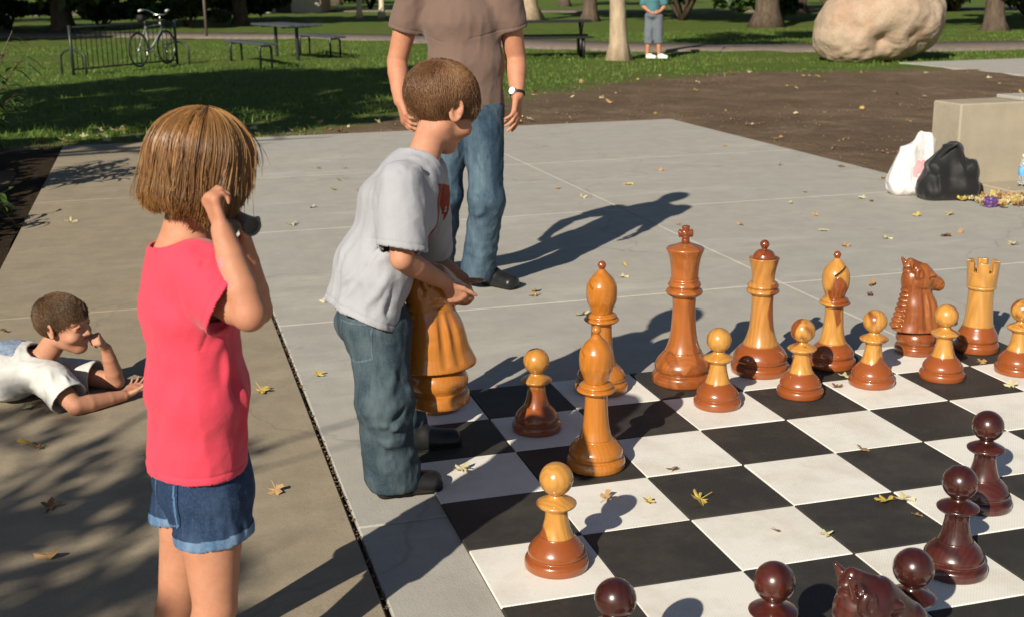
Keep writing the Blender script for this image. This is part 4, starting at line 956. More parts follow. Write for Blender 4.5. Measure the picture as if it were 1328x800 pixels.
def head(F, c, fwd, H, up=UP, child=True):
    """adds a head of height H (chin to crown) centred at eye level c; returns rows = side, forward, up"""
    c = np.array(c); B = frame(fwd, up); T = lambda x, y, z: c+H*(B[0]*x+B[1]*y+B[2]*z)
    E = lambda p, r, k: F.put(ell(T(*p), np.array(r)*H, B), k*H)
    Cp = lambda p, q, ra, rb, k: F.put(rc(T(*p), T(*q), ra*H, rb*H), k*H)
    F.put(ell(T(0, -.07, .12), np.array((.345, .43, .37))*H, B)); E((0, .12, -.10), (.275, .265, .33), .1)
    fat = .03 if child else 0.
    Cp((0, .07, -.26), (0, .24, -.38), .17, .105, .1); Cp((.19, -.02, -.24), (.06, .24, -.40), .09, .085, .1); Cp((-.19, -.02, -.24), (-.06, .24, -.40), .09, .085, .1)
    E((0, .30 if child else .315, -.42), (.075, .06, .05), .06)
    for s in (-1, 1):
        E((s*.165, .25, -.16), (.10+fat, .10+fat, .10), .08)                       # cheek
        F.sub(ell(T(s*.145, .40, .0), np.array((.085, .05, .055))*H, B), .05*H)    # socket
        Cp((s*.05, .365, .075), (s*.21, .31, .085), .04, .035, .05)                # brow ridge
        E((s*.145, .315, -.005), (.075, .065, .062), .02)                          # lid mass
        Cp((s*.075, .365, .03), (s*.15, .385, .045), .016, .018, .012); Cp((s*.15, .385, .045), (s*.215, .345, .015), .018, .012, .012)   # upper lid
        Cp((s*.08, .36, -.03), (s*.21, .34, -.025), .012, .011, .012)              # lower lid
        E((s*.05, .40, -.135), (.036, .045, .032), .025)                           # nostril wing
        F.sub(ell(T(s*.03, .43, -.165), np.array((.014, .02, .012))*H, B), .01*H)
        ec = T(s*.355, -.035, -.02); eb = nrm(B[2]*1.-B[1]*.22); ef = nrm(B[1]*.9+B[0]*s*.42); ef = nrm(ef-eb*(ef@eb)); en = np.cross(ef, eb); Be = np.stack([en, ef, eb])
        F.put(ell(ec, np.array((.035, .088, .145))*H, Be), .03*H)
        so = np.sign(en@(B[0]*s)); F.sub(ell(ec+en*so*.035*H+ef*.012*H-eb*.01*H, np.array((.036, .058, .105))*H, Be), .008*H)
        F.put(ell(ec+ef*.05*H-eb*.01*H, np.array((.03, .03, .04))*H, Be), .02*H)
    ns = .034 if child else .046; Cp((0, .372, .02), (0, .448 if child else .465, -.125), ns*.85, ns, .05); E((0, .45 if child else .465, -.133), (ns*.95, ns*.9, ns*.8), .02)
    Cp((-.095, .355, -.265), (0, .402, -.245), .016, .023, .02); Cp((.095, .355, -.265), (0, .402, -.245), .016, .023, .02)
    Cp((-.085, .35, -.285), (0, .386, -.30), .016, .026, .02); Cp((.085, .35, -.285), (0, .386, -.30), .016, .026, .02)
    F.sub(rc(T(-.10, .375, -.268), T(.10, .375, -.268), .006*H), .008*H); F.sub(rc(T(0, .43, -.272), T(0, .40, -.272), .010*H), .01*H)
    return B, T
def garment(F, th, sleeves=(), clips=(), holes=(), k=.035):
    """hollow cloth: F holds the solid; sleeves = (a, b, ra, rb, cut point, cut direction); clips = hem planes; holes = neck openings"""
    inner = F.D+th; outer = F.D
    def pl(p, n): n = nrm(n); return ((F.ax[0]-p[0])[:, None, None]*n[0]+(F.ax[1]-p[1])[None, :, None]*n[1]+(F.ax[2]-p[2])[None, None, :]*n[2]).astype(np.float32)
    for q in clips: outer = np.maximum(outer, pl(*q))
    for a, b, ra, rb, p, n in sleeves:
        S = Field(F.lo, F.lo, F.h); S.n = F.n; S.ax = F.ax; S.D = np.full(F.n, .5, np.float32); S.put(rc(a, b, ra, rb)); s = S.D
        inner = np.minimum(inner, np.maximum(s+th, pl(np.array(p)+nrm(n)*.012, n))); c = np.maximum(s, pl(p, n)); h = np.maximum(k-np.abs(c-outer), 0)/k; outer = np.minimum(outer, c)-h*h*k*.25
    F.D = np.maximum(outer, -inner)
    for h in holes: F.sub(h, .012)
    V, Q = F.mesh(2); u = (V-F.lo)/F.h; i = np.clip(np.floor(u).astype(int), 0, F.n-2); f = u-i; a = 0.
    for c in range(8):
        o = np.array([c & 1, c >> 1 & 1, c >> 2 & 1]); a = a+inner[tuple((i+o).T)]*np.prod(np.where(o, f, 1-f), 1)
    SGN[0] = np.clip((a/th-.5)*6, -1, 1)*np.where(np.abs(a/th-.5) < .22, 0., 1.)
    return V, Q
class Person:
    def __init__(s, label, base, mats, lip=True): s.label = label; s.base = np.array(base, float); s.mats = mats
    def body(s, V, Q, heads, extra=None):
        mi = np.zeros(len(Q), int); c = V[Q].mean(1)
        for T, B, H in heads:
            l = (c-T(0, 0, 0))@B.T/H
            lip = (np.abs(l[:, 0]) < .105) & (l[:, 1] > .33) & (l[:, 2] < -.225+.1*np.abs(l[:, 0])*-1) & (l[:, 2] > -.325+.45*np.abs(l[:, 0])) & (l[:, 1] < .445)
            mi[lip] = 1
        if extra is not None: mi[extra(c)] = 2
        s.root = mesh_obj('person', V-s.base, Q, s.mats, None, matidx=mi); s.root.location = s.base
        return tag(s.root, s.label, 'person')
    def part(s, name, V, Q, mat, parent=None, **kw):
        o = mesh_obj(name, np.asarray(V)-s.base, Q, mat, parent or s.root, **kw); return o
    def eyes(s, T, B, H):
        for sg in (-1, 1):
            F = Field(T(sg*.145, .32, 0)-.1*H, T(sg*.145, .32, 0)+.1*H, .006*H+.0004); F.put(ell(T(sg*.145, .322, .0), np.array((.058, .066, .034))*H, B)); V, Q = F.mesh(1)
            l = (V[Q].mean(1)-T(sg*.145, .322, 0))@B.T/H; s.part('eye', V, Q, [EYEW, EYED], matidx=((l[:, 0]**2+l[:, 2]**2) < .040**2).astype(int))
def strands(P, K, r0, r1, rnd, name, mat, person, extra=None):
    """P: (n,K,3) polylines -> thin three-sided tapering strands, one mesh; extra = (V,Q) of the solid hair under them"""
    n = len(P); T = np.gradient(P, axis=1); T /= np.maximum(np.linalg.norm(T, axis=2, keepdims=True), 1e-9)
    a = np.cross(T, np.array([.31, .77, .55])); a /= np.maximum(np.linalg.norm(a, axis=2, keepdims=True), 1e-9); b = np.cross(T, a)
    rr = (r0+(r1-r0)*np.linspace(0, 1, K)**2)[None, :, None]
    V = np.stack([P+rr*(math.cos(q)*a+math.sin(q)*b) for q in (0, 2.094, 4.189)], 2)
    ids = np.arange(n*K*3).reshape(n, K, 3); Q = np.concatenate([np.stack([ids[:, :-1, i], ids[:, :-1, (i+1) % 3], ids[:, 1:, (i+1) % 3], ids[:, 1:, i]], -1).reshape(-1, 4) for i in range(3)])
    V = V.reshape(-1, 3); R = np.repeat(rnd, K*3)
    if extra is not None:
        R = np.concatenate([R, .35+.35*vnoise(extra[0], 55, 2)]); Q = np.concatenate([Q, extra[1]+len(V)]); V = np.concatenate([V, extra[0]])
    return person.part(name, V, Q.astype(np.int32), mat, attrs={'rnd': np.clip(R, 0, 1)})
def short_hair(person, T, B, H, mat, seed, n=8000, length=.17, fr=.02, messy=.05, line=(.27, .66)):
    g = np.random.default_rng(seed); c0 = np.array((0, -.07, .12)); rad = np.array((.345, .43, .37))
    low = lambda p: line[0]-(.4-p[..., 1])*line[1]
    U = g.normal(size=(n*3, 3)); U /= np.linalg.norm(U, axis=1)[:, None]; P0 = c0+U*rad
    keep = (P0[:, 2] > low(P0)+.02*g.normal(size=len(P0))) & ~((np.abs(P0[:, 0]) > .22) & (P0[:, 1] > .16) & (P0[:, 2] < .12))
    P0 = P0[keep][:n]; U = U[keep][:n]; n = len(P0)
    crown = np.array((.05, -.30, .44)); fl = P0-crown; fl = fl+np.array((0, .10, -.15)); fl[:, 1] += .35*np.clip(P0[:, 2]-.15, 0, 1)*(P0[:, 1] > -.25); fl[:, 2] -= .5*np.clip(.25-P0[:, 2], 0, 1)
    cl = fbm(P0, 5., seed, 2); cl2 = fbm(P0, 5., seed+9, 2); fl += np.stack([cl, cl2, 0*cl], 1)*.16*np.linalg.norm(fl, axis=1)[:, None]
    K = 7; jit = g.normal(0, messy*.5, n)*np.where(g.random(n) < .04, 2.5, 1); N = U/rad; N /= np.linalg.norm(N, axis=1)[:, None]; fl -= N*(fl*N).sum(1)[:, None]; fl /= np.maximum(np.linalg.norm(fl, axis=1), 1e-6)[:, None]
    fl += g.normal(0, messy*2.5, fl.shape); L = length*g.uniform(.6, 1.15, n)*(1-.4*np.clip(.1-P0[:, 2], 0, .5)); out = []
    for k in range(K):
        f = k/(K-1); q = P0+fl*(L*f)[:, None]; u = (q-c0)/rad; m = np.linalg.norm(u, axis=1)
        lift = 1.01+(.065+fr)*math.sin(min(1, f*1.25)*math.pi/2)+.055*cl2*f+.05*np.maximum(cl, 0)*f+g.normal(0, messy*.28, n)*f
        q = c0+(u/m[:, None])*lift[:, None]*rad; out.append(q)
    P = np.stack(out, 1); P = T(0, 0, 0)+H*(P@B)
    F = Field(T(0, 0, .1)-.75*H, T(0, 0, .1)+.75*H, .018*H); F.put(ell(T(*c0), (rad+.018)*H, B))
    nn = nrm(B[2]-B[1]*-line[1]*1.) if False else nrm(B[2]*1.-B[1]*line[1])
    F.plane(T(0, .4, line[0]+.06), -nn)
    for s_ in (-1, 1): F.sub(rbox(T(s_*.36, .33, .0), np.array((.16, .19, .13))*H, B))
    return strands(P, K, .0007, .00035, np.clip(.45+.3*cl+g.normal(0, .12, n), 0, 1), 'hair', mat, person, F.mesh(2))
def folds(V, N, L):
    d = np.zeros(len(V))
    for a, b, w, h in L:
        r, t = segdist(V, a, b); d += 1.35*h*np.exp(-(r/w)**2)*np.clip(np.sin(np.pi*np.clip(t*.9+.05, 0, 1))*1.4, 0, 1)
    return V+N*d[:, None]
def hemline(V, N, p, n, off=.018, h=.0022, near=None):
    d = (np.array(p)-V)@nrm(n); k = np.exp(-((d-off)/.0035)**2)*h
    if near is not None: k = k*(np.linalg.norm(V-np.array(near[0]), axis=1) < near[1])
    return V-N*k[:, None]
def drape(V, Q, amp, freq, off, B=None, mask=None, ridged=True):
    N = vnormals(V, Q); X = V if B is None else V@np.array(B).T
    n = vnoise(X, np.array(freq), off); n2 = vnoise(X, np.array(freq)*2.1, off+5)
    d = (1-2*np.abs(n)) if ridged else n
    d = amp*(d*.7+.4*n2)
    if mask is not None: d = d*mask(V)
    return V+N*d[:, None]
def shoe(F, heel, d, L, w, h, k=.012):
    d = nrm(np.array(d)*(1, 1, 0)); heel = np.array(heel); s = np.cross(d, UP); z = UP
    F.put(ecap(heel+d*w*.75+z*h*.35, heel+d*(L-w*.85)+z*h*.30, s, (w*.82, h*.36), (w, h*.31)), k)
    F.put(ecap(heel+d*w*.8+z*h*.45, heel+d*L*.42+z*h*.6, s, (w*.74, h*.42), (w*.72, h*.42)), .03)
    F.put(ecap(heel+d*L*.4+z*h*.55, heel+d*(L-w*1.0)+z*h*.36, s, (w*.7, h*.35), (w*.8, h*.28)), .03)
def shoes(person, name, specs, mat, sole, h, res=.004, laces=None):
    for (heel, d, L, w) in specs:
        d = nrm(np.array(d)*(1, 1, 0)); F = Field(np.array(heel)-.15-.12*np.abs(d), np.array(heel)+d*L+.16, res); shoe(F, heel, d, L, w, h)
        F.plane(np.array(heel)+UP*.014, (0, 0, -1)); V, Q = F.mesh(2); o = person.part(name, V, Q, mat)
        F = Field(np.array(heel)-.15-.12*np.abs(d), np.array(heel)+d*L+.16, res); shoe(F, heel, d, L+.006, w+.004, h)
        F.plane(np.array(heel)+UP*.020, (0, 0, 1)); F.plane(np.array(heel), (0, 0, -1)); V, Q = F.mesh(1); person.part('sole', V, Q, sole, o)
def limb(F, pts, rad, k=.02): chain(F, pts, rad, k)
def lerp(a, b, t): return np.array(a)*(1-t)+np.array(b)*t
def arm(F, sh, el, wr, sc=1.):
    m = lerp(sh, el, .45); fm = lerp(el, wr, .28); fw = lerp(el, wr, .7)
    chain(F, [sh, m, el, fm, fw, wr], [.046*sc, .0385*sc, .0335*sc, .034*sc, .027*sc, .0215*sc], .004)
def leg(F, hp, kn, an, sc=1.):
    m = lerp(hp, kn, .45); b = nrm(np.cross(np.array(kn)-hp, np.array(an)-kn)+1e-6); c1 = lerp(kn, an, .3); c2 = lerp(kn, an, .75)
    chain(F, [hp, m, kn, c1, c2, an], [.074*sc, .062*sc, .046*sc, .046*sc, .033*sc, .030*sc], .006)
DENIM = M_denim('denim', (.026, .044, .058), (.15, .195, .21), .6); DENIM_S = M_denim('denim_shorts', (.013, .030, .072), (.085, .14, .23), .55); DENIM_L = M_denim('denim_faded', (.020, .042, .070), (.15, .22, .27), .65)
SHOEB = M_plain('black_leather', (.012, .012, .012), .38, .5, .3, 20, bump=.1); SOLE = M_plain('shoe_sole', (.02, .018, .016), .8, .2)

# ------------------------------------------------------------------ girl in the pink shirt
def girl():
    R = RGT; Wd = FWD; Fd = nrm(.90*R+.43*Wd); L = np.cross(UP, Fd)
    base = A(262, 900, 2.485)*np.array([1, 1, 0])+UP*ZS
    p = Person('girl in pink shirt and denim shorts holding her hands to her face, seen from behind', base, [SKIN_G, LIP, M_skin('painted_skin', (.66, .24, .25))])
    hc = A(268, 217, 2.505); H = .222; hf = nrm(.82*R+.56*Wd-.22*UP)
    shR = A(259, 351, 2.391); elR = A(323, 407, 2.309); wrR = A(288, 299, 2.352); shL = A(243, 338, 2.609); elL = A(334, 402, 2.671); wrL = A(314, 312, 2.588)
    nb = A(234, 316, 2.495); pel = A(262, 606, 2.537); wst = A(256, 500, 2.505); che = A(246, 395, 2.485)
    hpR = pel+L*-.062-UP*.02; hpL = pel+L*.062-UP*.02
    knR = A(279, 785, 2.443); knL = A(232, 778, 2.609); anR = A(266, 962, 2.453)*np.array([1, 1, 0])+UP*.06; anL = A(228, 940, 2.609)*np.array([1, 1, 0])+UP*.06
    F = Field(base+np.array([-.36, -.36, -.02]), base+np.array([.42, .42, 1.50]), .003)
    F.put(ecap(pel, wst, L, (.118, .085), (.100, .074)), .03); F.put(ecap(wst, che, L, (.100, .074), (.108, .075)), .05); F.put(ecap(che, lerp(che, nb, .8), L, (.110, .074), (.085, .05)), .05)
    F.put(rc(shR, shL, .045), .04); F.put(ecap(nb-UP*.02, lerp(nb, hc, .55), L, (.050, .052), (.047, .05)), .03)
    B, T = head(F, hc, hf, H)
    leg(F, hpR, knR, anR, 1.04); leg(F, hpL, knL, anL, 1.04)
    F.put(rc(lerp(shR, elR, .25)-UP*.016, lerp(shR, elR, .75)-UP*.008, .043, .038), .02); arm(F, shR, elR, wrR, 1.02); arm(F, shL, elL, wrL, 1.0)
    # right hand: a loose fist against the cheek, knuckles up; left hand holds the binoculars
    hd = nrm(A(270, 250, 2.367)-wrR); hand(F, wrR, hd, nrm(.75*R+.5*Wd-.1*UP), .132, 1, (55, 62, 66, 70), (.75, .35, .55), .02, (30, 30), .003)
    hl = nrm(A(300, 272, 2.537)-wrL); hand(F, wrL, hl, nrm(-.55*R-.8*Wd+.1*UP), .118, -1, (38, 45, 50, 52), (.7, .4, .55), .03, (30, 30), .003)
    for an, kn, sgn in ((anR, knR, -1), (anL, knL, 1)):
        F.put(ecap(an-UP*.035+Fd*-.02, an-UP*.045+Fd*.12, L, (.028, .026), (.036, .018)), .03)
    V, Q = F.mesh(2)
    tat = lambda c: (segdist(c, lerp(elR, wrR, .42)-RGT*.03-FWD*.03, lerp(elR, wrR, .62)-FWD*.03-RGT*.03)[0] < .022) & (vnoise(c, 95, 4) > .12)
    p.body(V, Q, [(T, B, H)], tat); p.eyes(T, B, H)
    # shirt
    F = Field(base+np.array([-.40, -.40, .40]), base+np.array([.42, .42, 1.25]), .0034)
    hem = A(254, 596, 2.537)
    F.put(ecap(hem-UP*.06, wst, L, (.152, .110), (.136, .097)), .0); F.put(ecap(wst, che, L, (.136, .097), (.136, .090)), .04); F.put(ecap(che, lerp(che, nb, .62), L, (.138, .090), (.128, .070)), .05); F.put(ecap(lerp(che, nb, .6), nb-UP*.015, L, (.122, .068), (.075, .062)), .04)
    F.put(rc(lerp(shR, che, .3), lerp(shR, elR, .30)-UP*.02, .058, .045), .03)
    ev = nrm(elR-shR); el_ = nrm(elL-shL)
    V, Q = garment(F, .006, ((shR+UP*.004, lerp(shR, elR, .9)-UP*.022, .060, .072, A(298, 393, 2.361), nrm(.87*RGT-.46*UP-.15*FWD)), (shL+UP*.004, lerp(shL, elL, .9), .060, .070, lerp(shL, elL, .55), el_)), ((hem, nrm(-UP+.04*Fd)),),
                   (ecap(nb+UP*.055-Fd*.004, nb+UP*.010+Fd*.004, L, (.088, .078), (.070, .060)),)); N = vnormals(V, Q)
    V = hemline(V, N, hem, -UP+.04*Fd); V = hemline(V, N, A(298, 393, 2.361), nrm(.87*RGT-.46*UP-.15*FWD), .014, .002, (shR, .16))
    V = folds(V, N, [(A(268, 322, 2.33), A(249, 402, 2.33), .006, -.004), (A(262, 330, 2.33), A(243, 410, 2.33), .012, .003), (A(292, 400, 2.371), A(190, 520, 2.485), .016, .007), (A(300, 415, 2.371), A(215, 560, 2.443), .014, .006), (A(297, 420, 2.381), A(281, 600, 2.443), .010, .009), (A(305, 430, 2.381), A(300, 600, 2.464), .012, -.007), (A(262, 390, 2.371), A(185, 440, 2.464), .014, .005), (A(320, 470, 2.423), A(312, 600, 2.485), .010, .006),
                     (A(258, 410, 2.381), A(300, 420, 2.381), .012, -.006), (A(200, 330, 2.423), A(280, 360, 2.361), .012, .004), (A(240, 470, 2.381), A(190, 580, 2.443), .02, -.004), (A(265, 340, 2.339), A(285, 385, 2.319), .010, .005), (A(250, 350, 2.339), A(262, 405, 2.319), .010, .004), (A(290, 330, 2.361), A(250, 312, 2.381), .009, .004), (A(320, 540, 2.443), A(285, 610, 2.464), .012, .005)])
    V = drape(V, Q, .004, (9, 9, 3.2), 3, mask=lambda v: np.clip((1.15-v[:, 2])/.3, .25, 1)); V = drape(V, Q, .0018, (26, 26, 14), 13)
    PINK = M_cloth('pink_cotton', (.62, .050, .088), 1100, .06, .8, .18); so = p.part('shirt', V, Q, PINK)
    # shorts
    F = Field(base+np.array([-.36, -.36, .30]), base+np.array([.36, .36, .85]), .0034)
    F.put(ecap(pel+UP*.08, pel-UP*.03, L, (.128, .092), (.138, .102)), 0.)
    eR = A(283, 742, 2.458); eL = A(234, 720, 2.619)
    F.put(ecap(hpR+UP*.01, eR, L, (.074, .086), (.072, .082)), .035); F.put(ecap(hpL+UP*.01, eL, L, (.072, .084), (.070, .080)), .035); V, Q = garment(F, .006, (), ((A(272, 698, 2.464), -UP+.06*R),)); N = vnormals(V, Q)
    V = folds(V, N, [(A(250, 640, 2.413), A(240, 690, 2.423), .010, .005), (A(300, 640, 2.433), A(320, 690, 2.464), .012, .005), (A(275, 630, 2.413), A(290, 705, 2.413), .012, .003)]); V = drape(V, Q, .0045, (14, 14, 7), 8); V = drape(V, Q, .002, (40, 40, 30), 9)
    sh = p.part('shorts', V, Q, DENIM_S)
    zb = A(272, 698, 2.464)[2]-base[2]
    FADE = M_denim('denim_worn_edge', (.06, .12, .22), (.30, .40, .52), .8)
    patch(sh, lambda c, n: (c[:, 2] < zb+.024+.06*((c+base-A(272, 698, 2.464))@RGT)) & (np.abs(n[:, 2]) < .6), 'hem', FADE, .0016)
    nb_ = nrm(-Fd*.75-L*.65); cp = A(225, 650, 2.464)-base
    def pk(c, n): q = c-cp; u = q@nrm(np.cross(UP, nb_)); return (np.abs(u) < .048-.15*np.clip(-q[:, 2]-.02, 0, 1)) & (q[:, 2] > -.052+.35*np.abs(u)) & (q[:, 2] < .06) & (n@nb_ > .55) & (np.abs(q@nb_) < .05)
    pc = patch(sh, pk, 'pocket', DENIM_S, .0028)
    if pc:
        def edge(c, n): q = c-cp; u = np.abs(q@nrm(np.cross(UP, nb_))); return (np.abs(u-(.040-.15*np.clip(-q[:, 2]-.02, 0, 1))) < .0026) | (np.abs(q[:, 2]-(-.046+.35*u)) < .0026)
        patch(pc, edge, 'stitching', FADE, .0012)
    # bob of hair
    g = np.random.default_rng(2); n = 24000; K = 14
    c0 = np.array((0, -.07, .12)); rad = np.array((.345, .43, .37))
    ph = g.uniform(-math.pi, math.pi, n); th0 = np.arccos(1-g.random(n)*.95)*.98                # phi = 0 is the face
    lay = g.uniform(.02, 1., n); lump = fbm(np.stack([np.cos(ph)*3, np.sin(ph)*3, th0*0+lay], 1), 1.3, 3, 3)
    face = np.clip((.62-np.abs(ph))/.25, 0, 1)
    zend = np.where(np.abs(ph) < .40, .10, -.46-.05*np.cos(ph))+g.normal(0, .022, n)+.05*lump+.035*vnoise(np.stack([np.cos(ph)*2.5, np.sin(ph)*2.5, 0*ph], 1), 3.1, 5)
    zend = np.where((np.abs(ph) >= .40) & (np.abs(ph) < 1.0), .02-.42*(np.abs(ph)-.40)/.6, zend)
    out = []; dr = g.normal(0, .018, (n, 2))*np.where(g.random(n) < .03, 3.2, 1)[:, None]
    for k in range(K):
        f = k/(K-1)
        thm = math.pi*.5; s_ = f; arc = (thm-th0)*.42; drop = np.clip(.10-zend, .02, None); tl = arc+drop; t_ = s_*tl
        th = np.where(t_ < arc, th0+t_/.42, thm); dz = np.clip(t_-arc, 0, None)
        vol = 1.07+.09*lay+.035*lump-.05*np.clip(dz/.3, 0, 1)*(np.abs(ph) > 1.3)
        curl = np.clip((dz-.38)/.2, 0, 1)**2*.16*(np.abs(ph) > 1.0)
        pt = np.stack([np.sin(ph+.12*lump*f)*np.sin(th)*(vol-curl)*rad[0], np.cos(ph+.12*lump*f)*np.sin(th)*(vol-curl)*rad[1]-.03*dz, np.cos(th)*vol*rad[2]], 1)+c0
        pt[:, 2] -= dz; pt[:, :2] += dr*f; wv = vnoise(np.stack([np.cos(ph)*2.2, np.sin(ph)*2.2, dz*2.2+lay*.5], 1), 1.6, 30); pt[:, 0] += .05*wv*f*np.cos(ph); pt[:, 1] -= .05*wv*f*np.sin(ph)
        out.append(pt)
    P = np.stack(out, 1); P = T(0, 0, 0)+H*(P@B)
    Fh = Field(T(0, 0, 0)-.95*H, T(0, 0, 0)+.85*H, .016*H); Fh.put(ell(T(*c0), (rad*1.03)*H, B)); Fh.put(ecap(T(0, -.10, .05), T(0, -.12, -.30), B[0], (.355*H, .40*H), (.33*H, .37*H), .08*H), .1*H)
    Fh.sub(ell(T(0, .45, -.2), np.array((.30, .52, .42))*H, B), .05*H); Fh.sub(ecap(T(0, -.06, -.3), T(0, -.1, -.9), B[0], (.20*H, .22*H), (.3*H, .30*H)), .02*H)
    Vh, Qh = Fh.mesh(2)
    HG = M_hair('hair_honey', (.105, .046, .015), (.25, .120, .040), (.47, .265, .095))
    strands(P, K, .0008, .00045, np.clip(.42+.40*vnoise(np.stack([np.cos(ph)*3, np.sin(ph)*3, lay*.6], 1), 2.2, 9)+.22*(lay-.5)+g.normal(0, .09, n), 0, 1), 'hair', HG, p, (Vh, Qh))
    # binoculars, a thing she holds
    e0 = A(318, 288, 2.49); d = nrm(.62*RGT-.70*FWD-.22*UP); s = nrm(np.cross(d, UP)); t = thing('binoculars', 'small grey binoculars with dark round lenses held at the girl\'s face', 'binoculars', e0); GREYM = M_plain('grey_metal', (.26, .25, .235), .38, .5, .15, 40); GL = M_plain('dark_glass', (.012, .012, .016), .08, .6)
    for sg in (0, 1):
        o_ = s*.046*sg; m = MB(); m.tube([o_-d*.03, o_-d*.015, o_+d*.0, o_+d*.018, o_+d*.030], [.012, .0145, .0160, .0195, .0205], 24, False); m.tube([o_+d*.030, o_+d*.022], [.0205, .017], 24, False); m.tube([o_-d*.03, o_-d*.029], [.013, .002], 24, False); bb = m.build('barrel', GREYM, t, True, 40)
        m = MB(); m.tube([o_+d*.0235, o_+d*.024], [.0172, .0172], 24); m.build('lens', GL, bb)
    m = MB(); m.tube([-s*.016, -s*.032], [.008, .008], 12); m.build('hinge', GREYM, t, True)
girl()
# ------------------------------------------------------------------ boy in grey shirt lifting the knight
def boy():
    R = RGT; Wd = FWD; Fd = nrm(.92*R+.40*Wd); L = np.cross(UP, Fd)
    base = np.array([-.06, 1.86, ZS])
    p = Person('boy in grey t-shirt and jeans bending over to lift the orange knight', base, [SKIN_B, LIP, SKIN_B])
    hc = A(574, 137, 3.80); H = .262; hf = nrm(.76*R+.58*Wd-.46*UP); hu = nrm(UP*.95+Fd*.30)
    shR = A(520, 238, 3.55); elR = A(521, 336, 3.50); wrR = A(578, 367, 3.69); shL = A(554, 226, 3.82); elL = A(557, 335, 4.03); wrL = A(600, 362, 3.98)
    nb = A(545, 203, 3.72); che = A(516, 268, 3.68); wst = A(490, 345, 3.67); pel = A(483, 412, 3.67)
    hpR = pel-L*.062-UP*.03; hpL = pel+L*.075-UP*.03
    anR = G(510, 636)+UP*.075; anL = G(524, 577)+UP*.075; knR = A(497, 520, 3.58); knL = A(506, 490, 3.99)
    F = Field(base+np.array([-.50, -.45, -.02]), base+np.array([.50, .55, 1.50]), .0032)
    F.put(ecap(pel, wst, L, (.112, .085), (.10, .078)), .03); F.put(ecap(wst, che, L, (.10, .078), (.115, .082)), .05); F.put(ecap(che, lerp(che, nb, .75), L, (.115, .08), (.09, .05)), .05)
    F.put(rc(shR, shL, .046), .04); F.put(ecap(nb-UP*.03, lerp(nb, hc, .62), L, (.050, .051), (.045, .047)), .025)
    B, T = head(F, hc, hf, H, hu)
    leg(F, hpR, knR, anR, 1.0); leg(F, hpL, knL, anL, 1.0); arm(F, shR, elR, wrR, 1.03); arm(F, shL, elL, wrL, 1.03)
    # hands clasp the knight's head from both sides
    hr = nrm(A(592, 386, 3.73)-wrR); hand(F, wrR, nrm(hr*.8+RGT*.25-UP*.3), nrm(.25*R+.9*Wd-.2*UP), .142, 1, (18, 26, 34, 42), (.8, .5, -.1), .10, (12, 10), .003)
    hand(F, wrL, nrm(A(606, 392, 3.92)-wrL), nrm(-.3*R-.85*Wd-.1*UP), .142, -1, (22, 28, 34, 40), (.35, .9, .1), .10, (8, 8), .003)
    V, Q = F.mesh(2); p.body(V, Q, [(T, B, H)]); p.eyes(T, B, H)
    HB = M_hair('hair_brown', (.075, .034, .014), (.185, .090, .041), (.33, .185, .092)); short_hair(p, T, B, H, HB, 4, 17000, .21, .025, .075, (.22, .72))
    # shirt
    F = Field(base+np.array([-.50, -.45, .45]), base+np.array([.50, .55, 1.35]), .0036); hem = A(478, 398, 3.66); ax = nrm(wst-hem)
    F.put(ecap(hem-ax*.06-Fd*.02, wst-Fd*.012, L, (.168, .112), (.148, .097)), 0.); F.put(ecap(wst-Fd*.012, che, L, (.148, .097), (.148, .104)), .06); F.put(ecap(che, lerp(che, nb, .6), L, (.148, .104), (.125, .078)), .06); F.put(ecap(lerp(che, nb, .55), nb-UP*.01, L, (.125, .075), (.075, .065)), .05)
    F.put(rc(lerp(shR, che, .35), lerp(shR, elR, .40), .07, .045), .04)
    nu = nrm(lerp(nb, hc, .7)-nb)
    V, Q = garment(F, .009, [(sh, lerp(sh, el, 1.2), .066, .078, lerp(sh, el, .86), nrm(el-sh)-.15*RGT) for sh, el in ((shR, elR), (shL, elL))], ((hem-ax*.028, nrm(-ax-.18*Fd)),), (ecap(nb+nu*.055, nb-nu*.004+Fd*.012, L, (.085, .085), (.064, .066)),)); N = vnormals(V, Q); q = 3.52
    V = hemline(V, N, hem-ax*.028, nrm(-ax-.18*Fd)); V = hemline(V, N, lerp(shR, elR, .86), nrm(elR-shR)-.15*RGT, .016, .0022, (elR, .14))
    V = folds(V, N, [(A(505, 330, q), A(440, 370, q+.05), .014, .008), (A(515, 345, q-.02), A(470, 405, q), .014, .008), (A(520, 355, q-.02), A(500, 412, q), .012, -.008), (A(530, 345, q-.02), A(518, 410, q), .012, .009), (A(500, 318, q), A(455, 335, q), .016, -.009), (A(500, 300, q), A(470, 360, q), .014, -.007),
                     (A(505, 235, q), A(488, 300, q), .013, .006), (A(495, 240, q), A(470, 330, q+.03), .016, -.005), (A(530, 215, q), A(520, 318, q-.03), .010, -.007), (A(541, 220, q+.04), A(538, 318, q-.02), .009, .008), (A(548, 225, q+.1), A(552, 310, q+.04), .010, .007), (A(450, 320, q+.1), A(430, 385, q+.1), .014, .005), (A(535, 205, q), A(556, 245, q+.1), .008, .006), (A(480, 350, q), A(440, 400, q+.05), .011, .006), (A(505, 370, q), A(485, 415, q), .008, .006)])
    V = drape(V, Q, .004, (22, 22, 9), 24, mask=lambda v: np.clip((.95-v[:, 2])/.25, .2, 1)); V = drape(V, Q, .0055, (10, 10, 4.5), 21, mask=lambda v: np.clip((1.05-v[:, 2])/.25, .3, 1)); V = drape(V, Q, .002, (27, 27, 16), 22)
    GREY = M_cloth('grey_jersey', (.33, .335, .365), 1000, .05, .85, .2); so = p.part('shirt', V, Q, GREY)
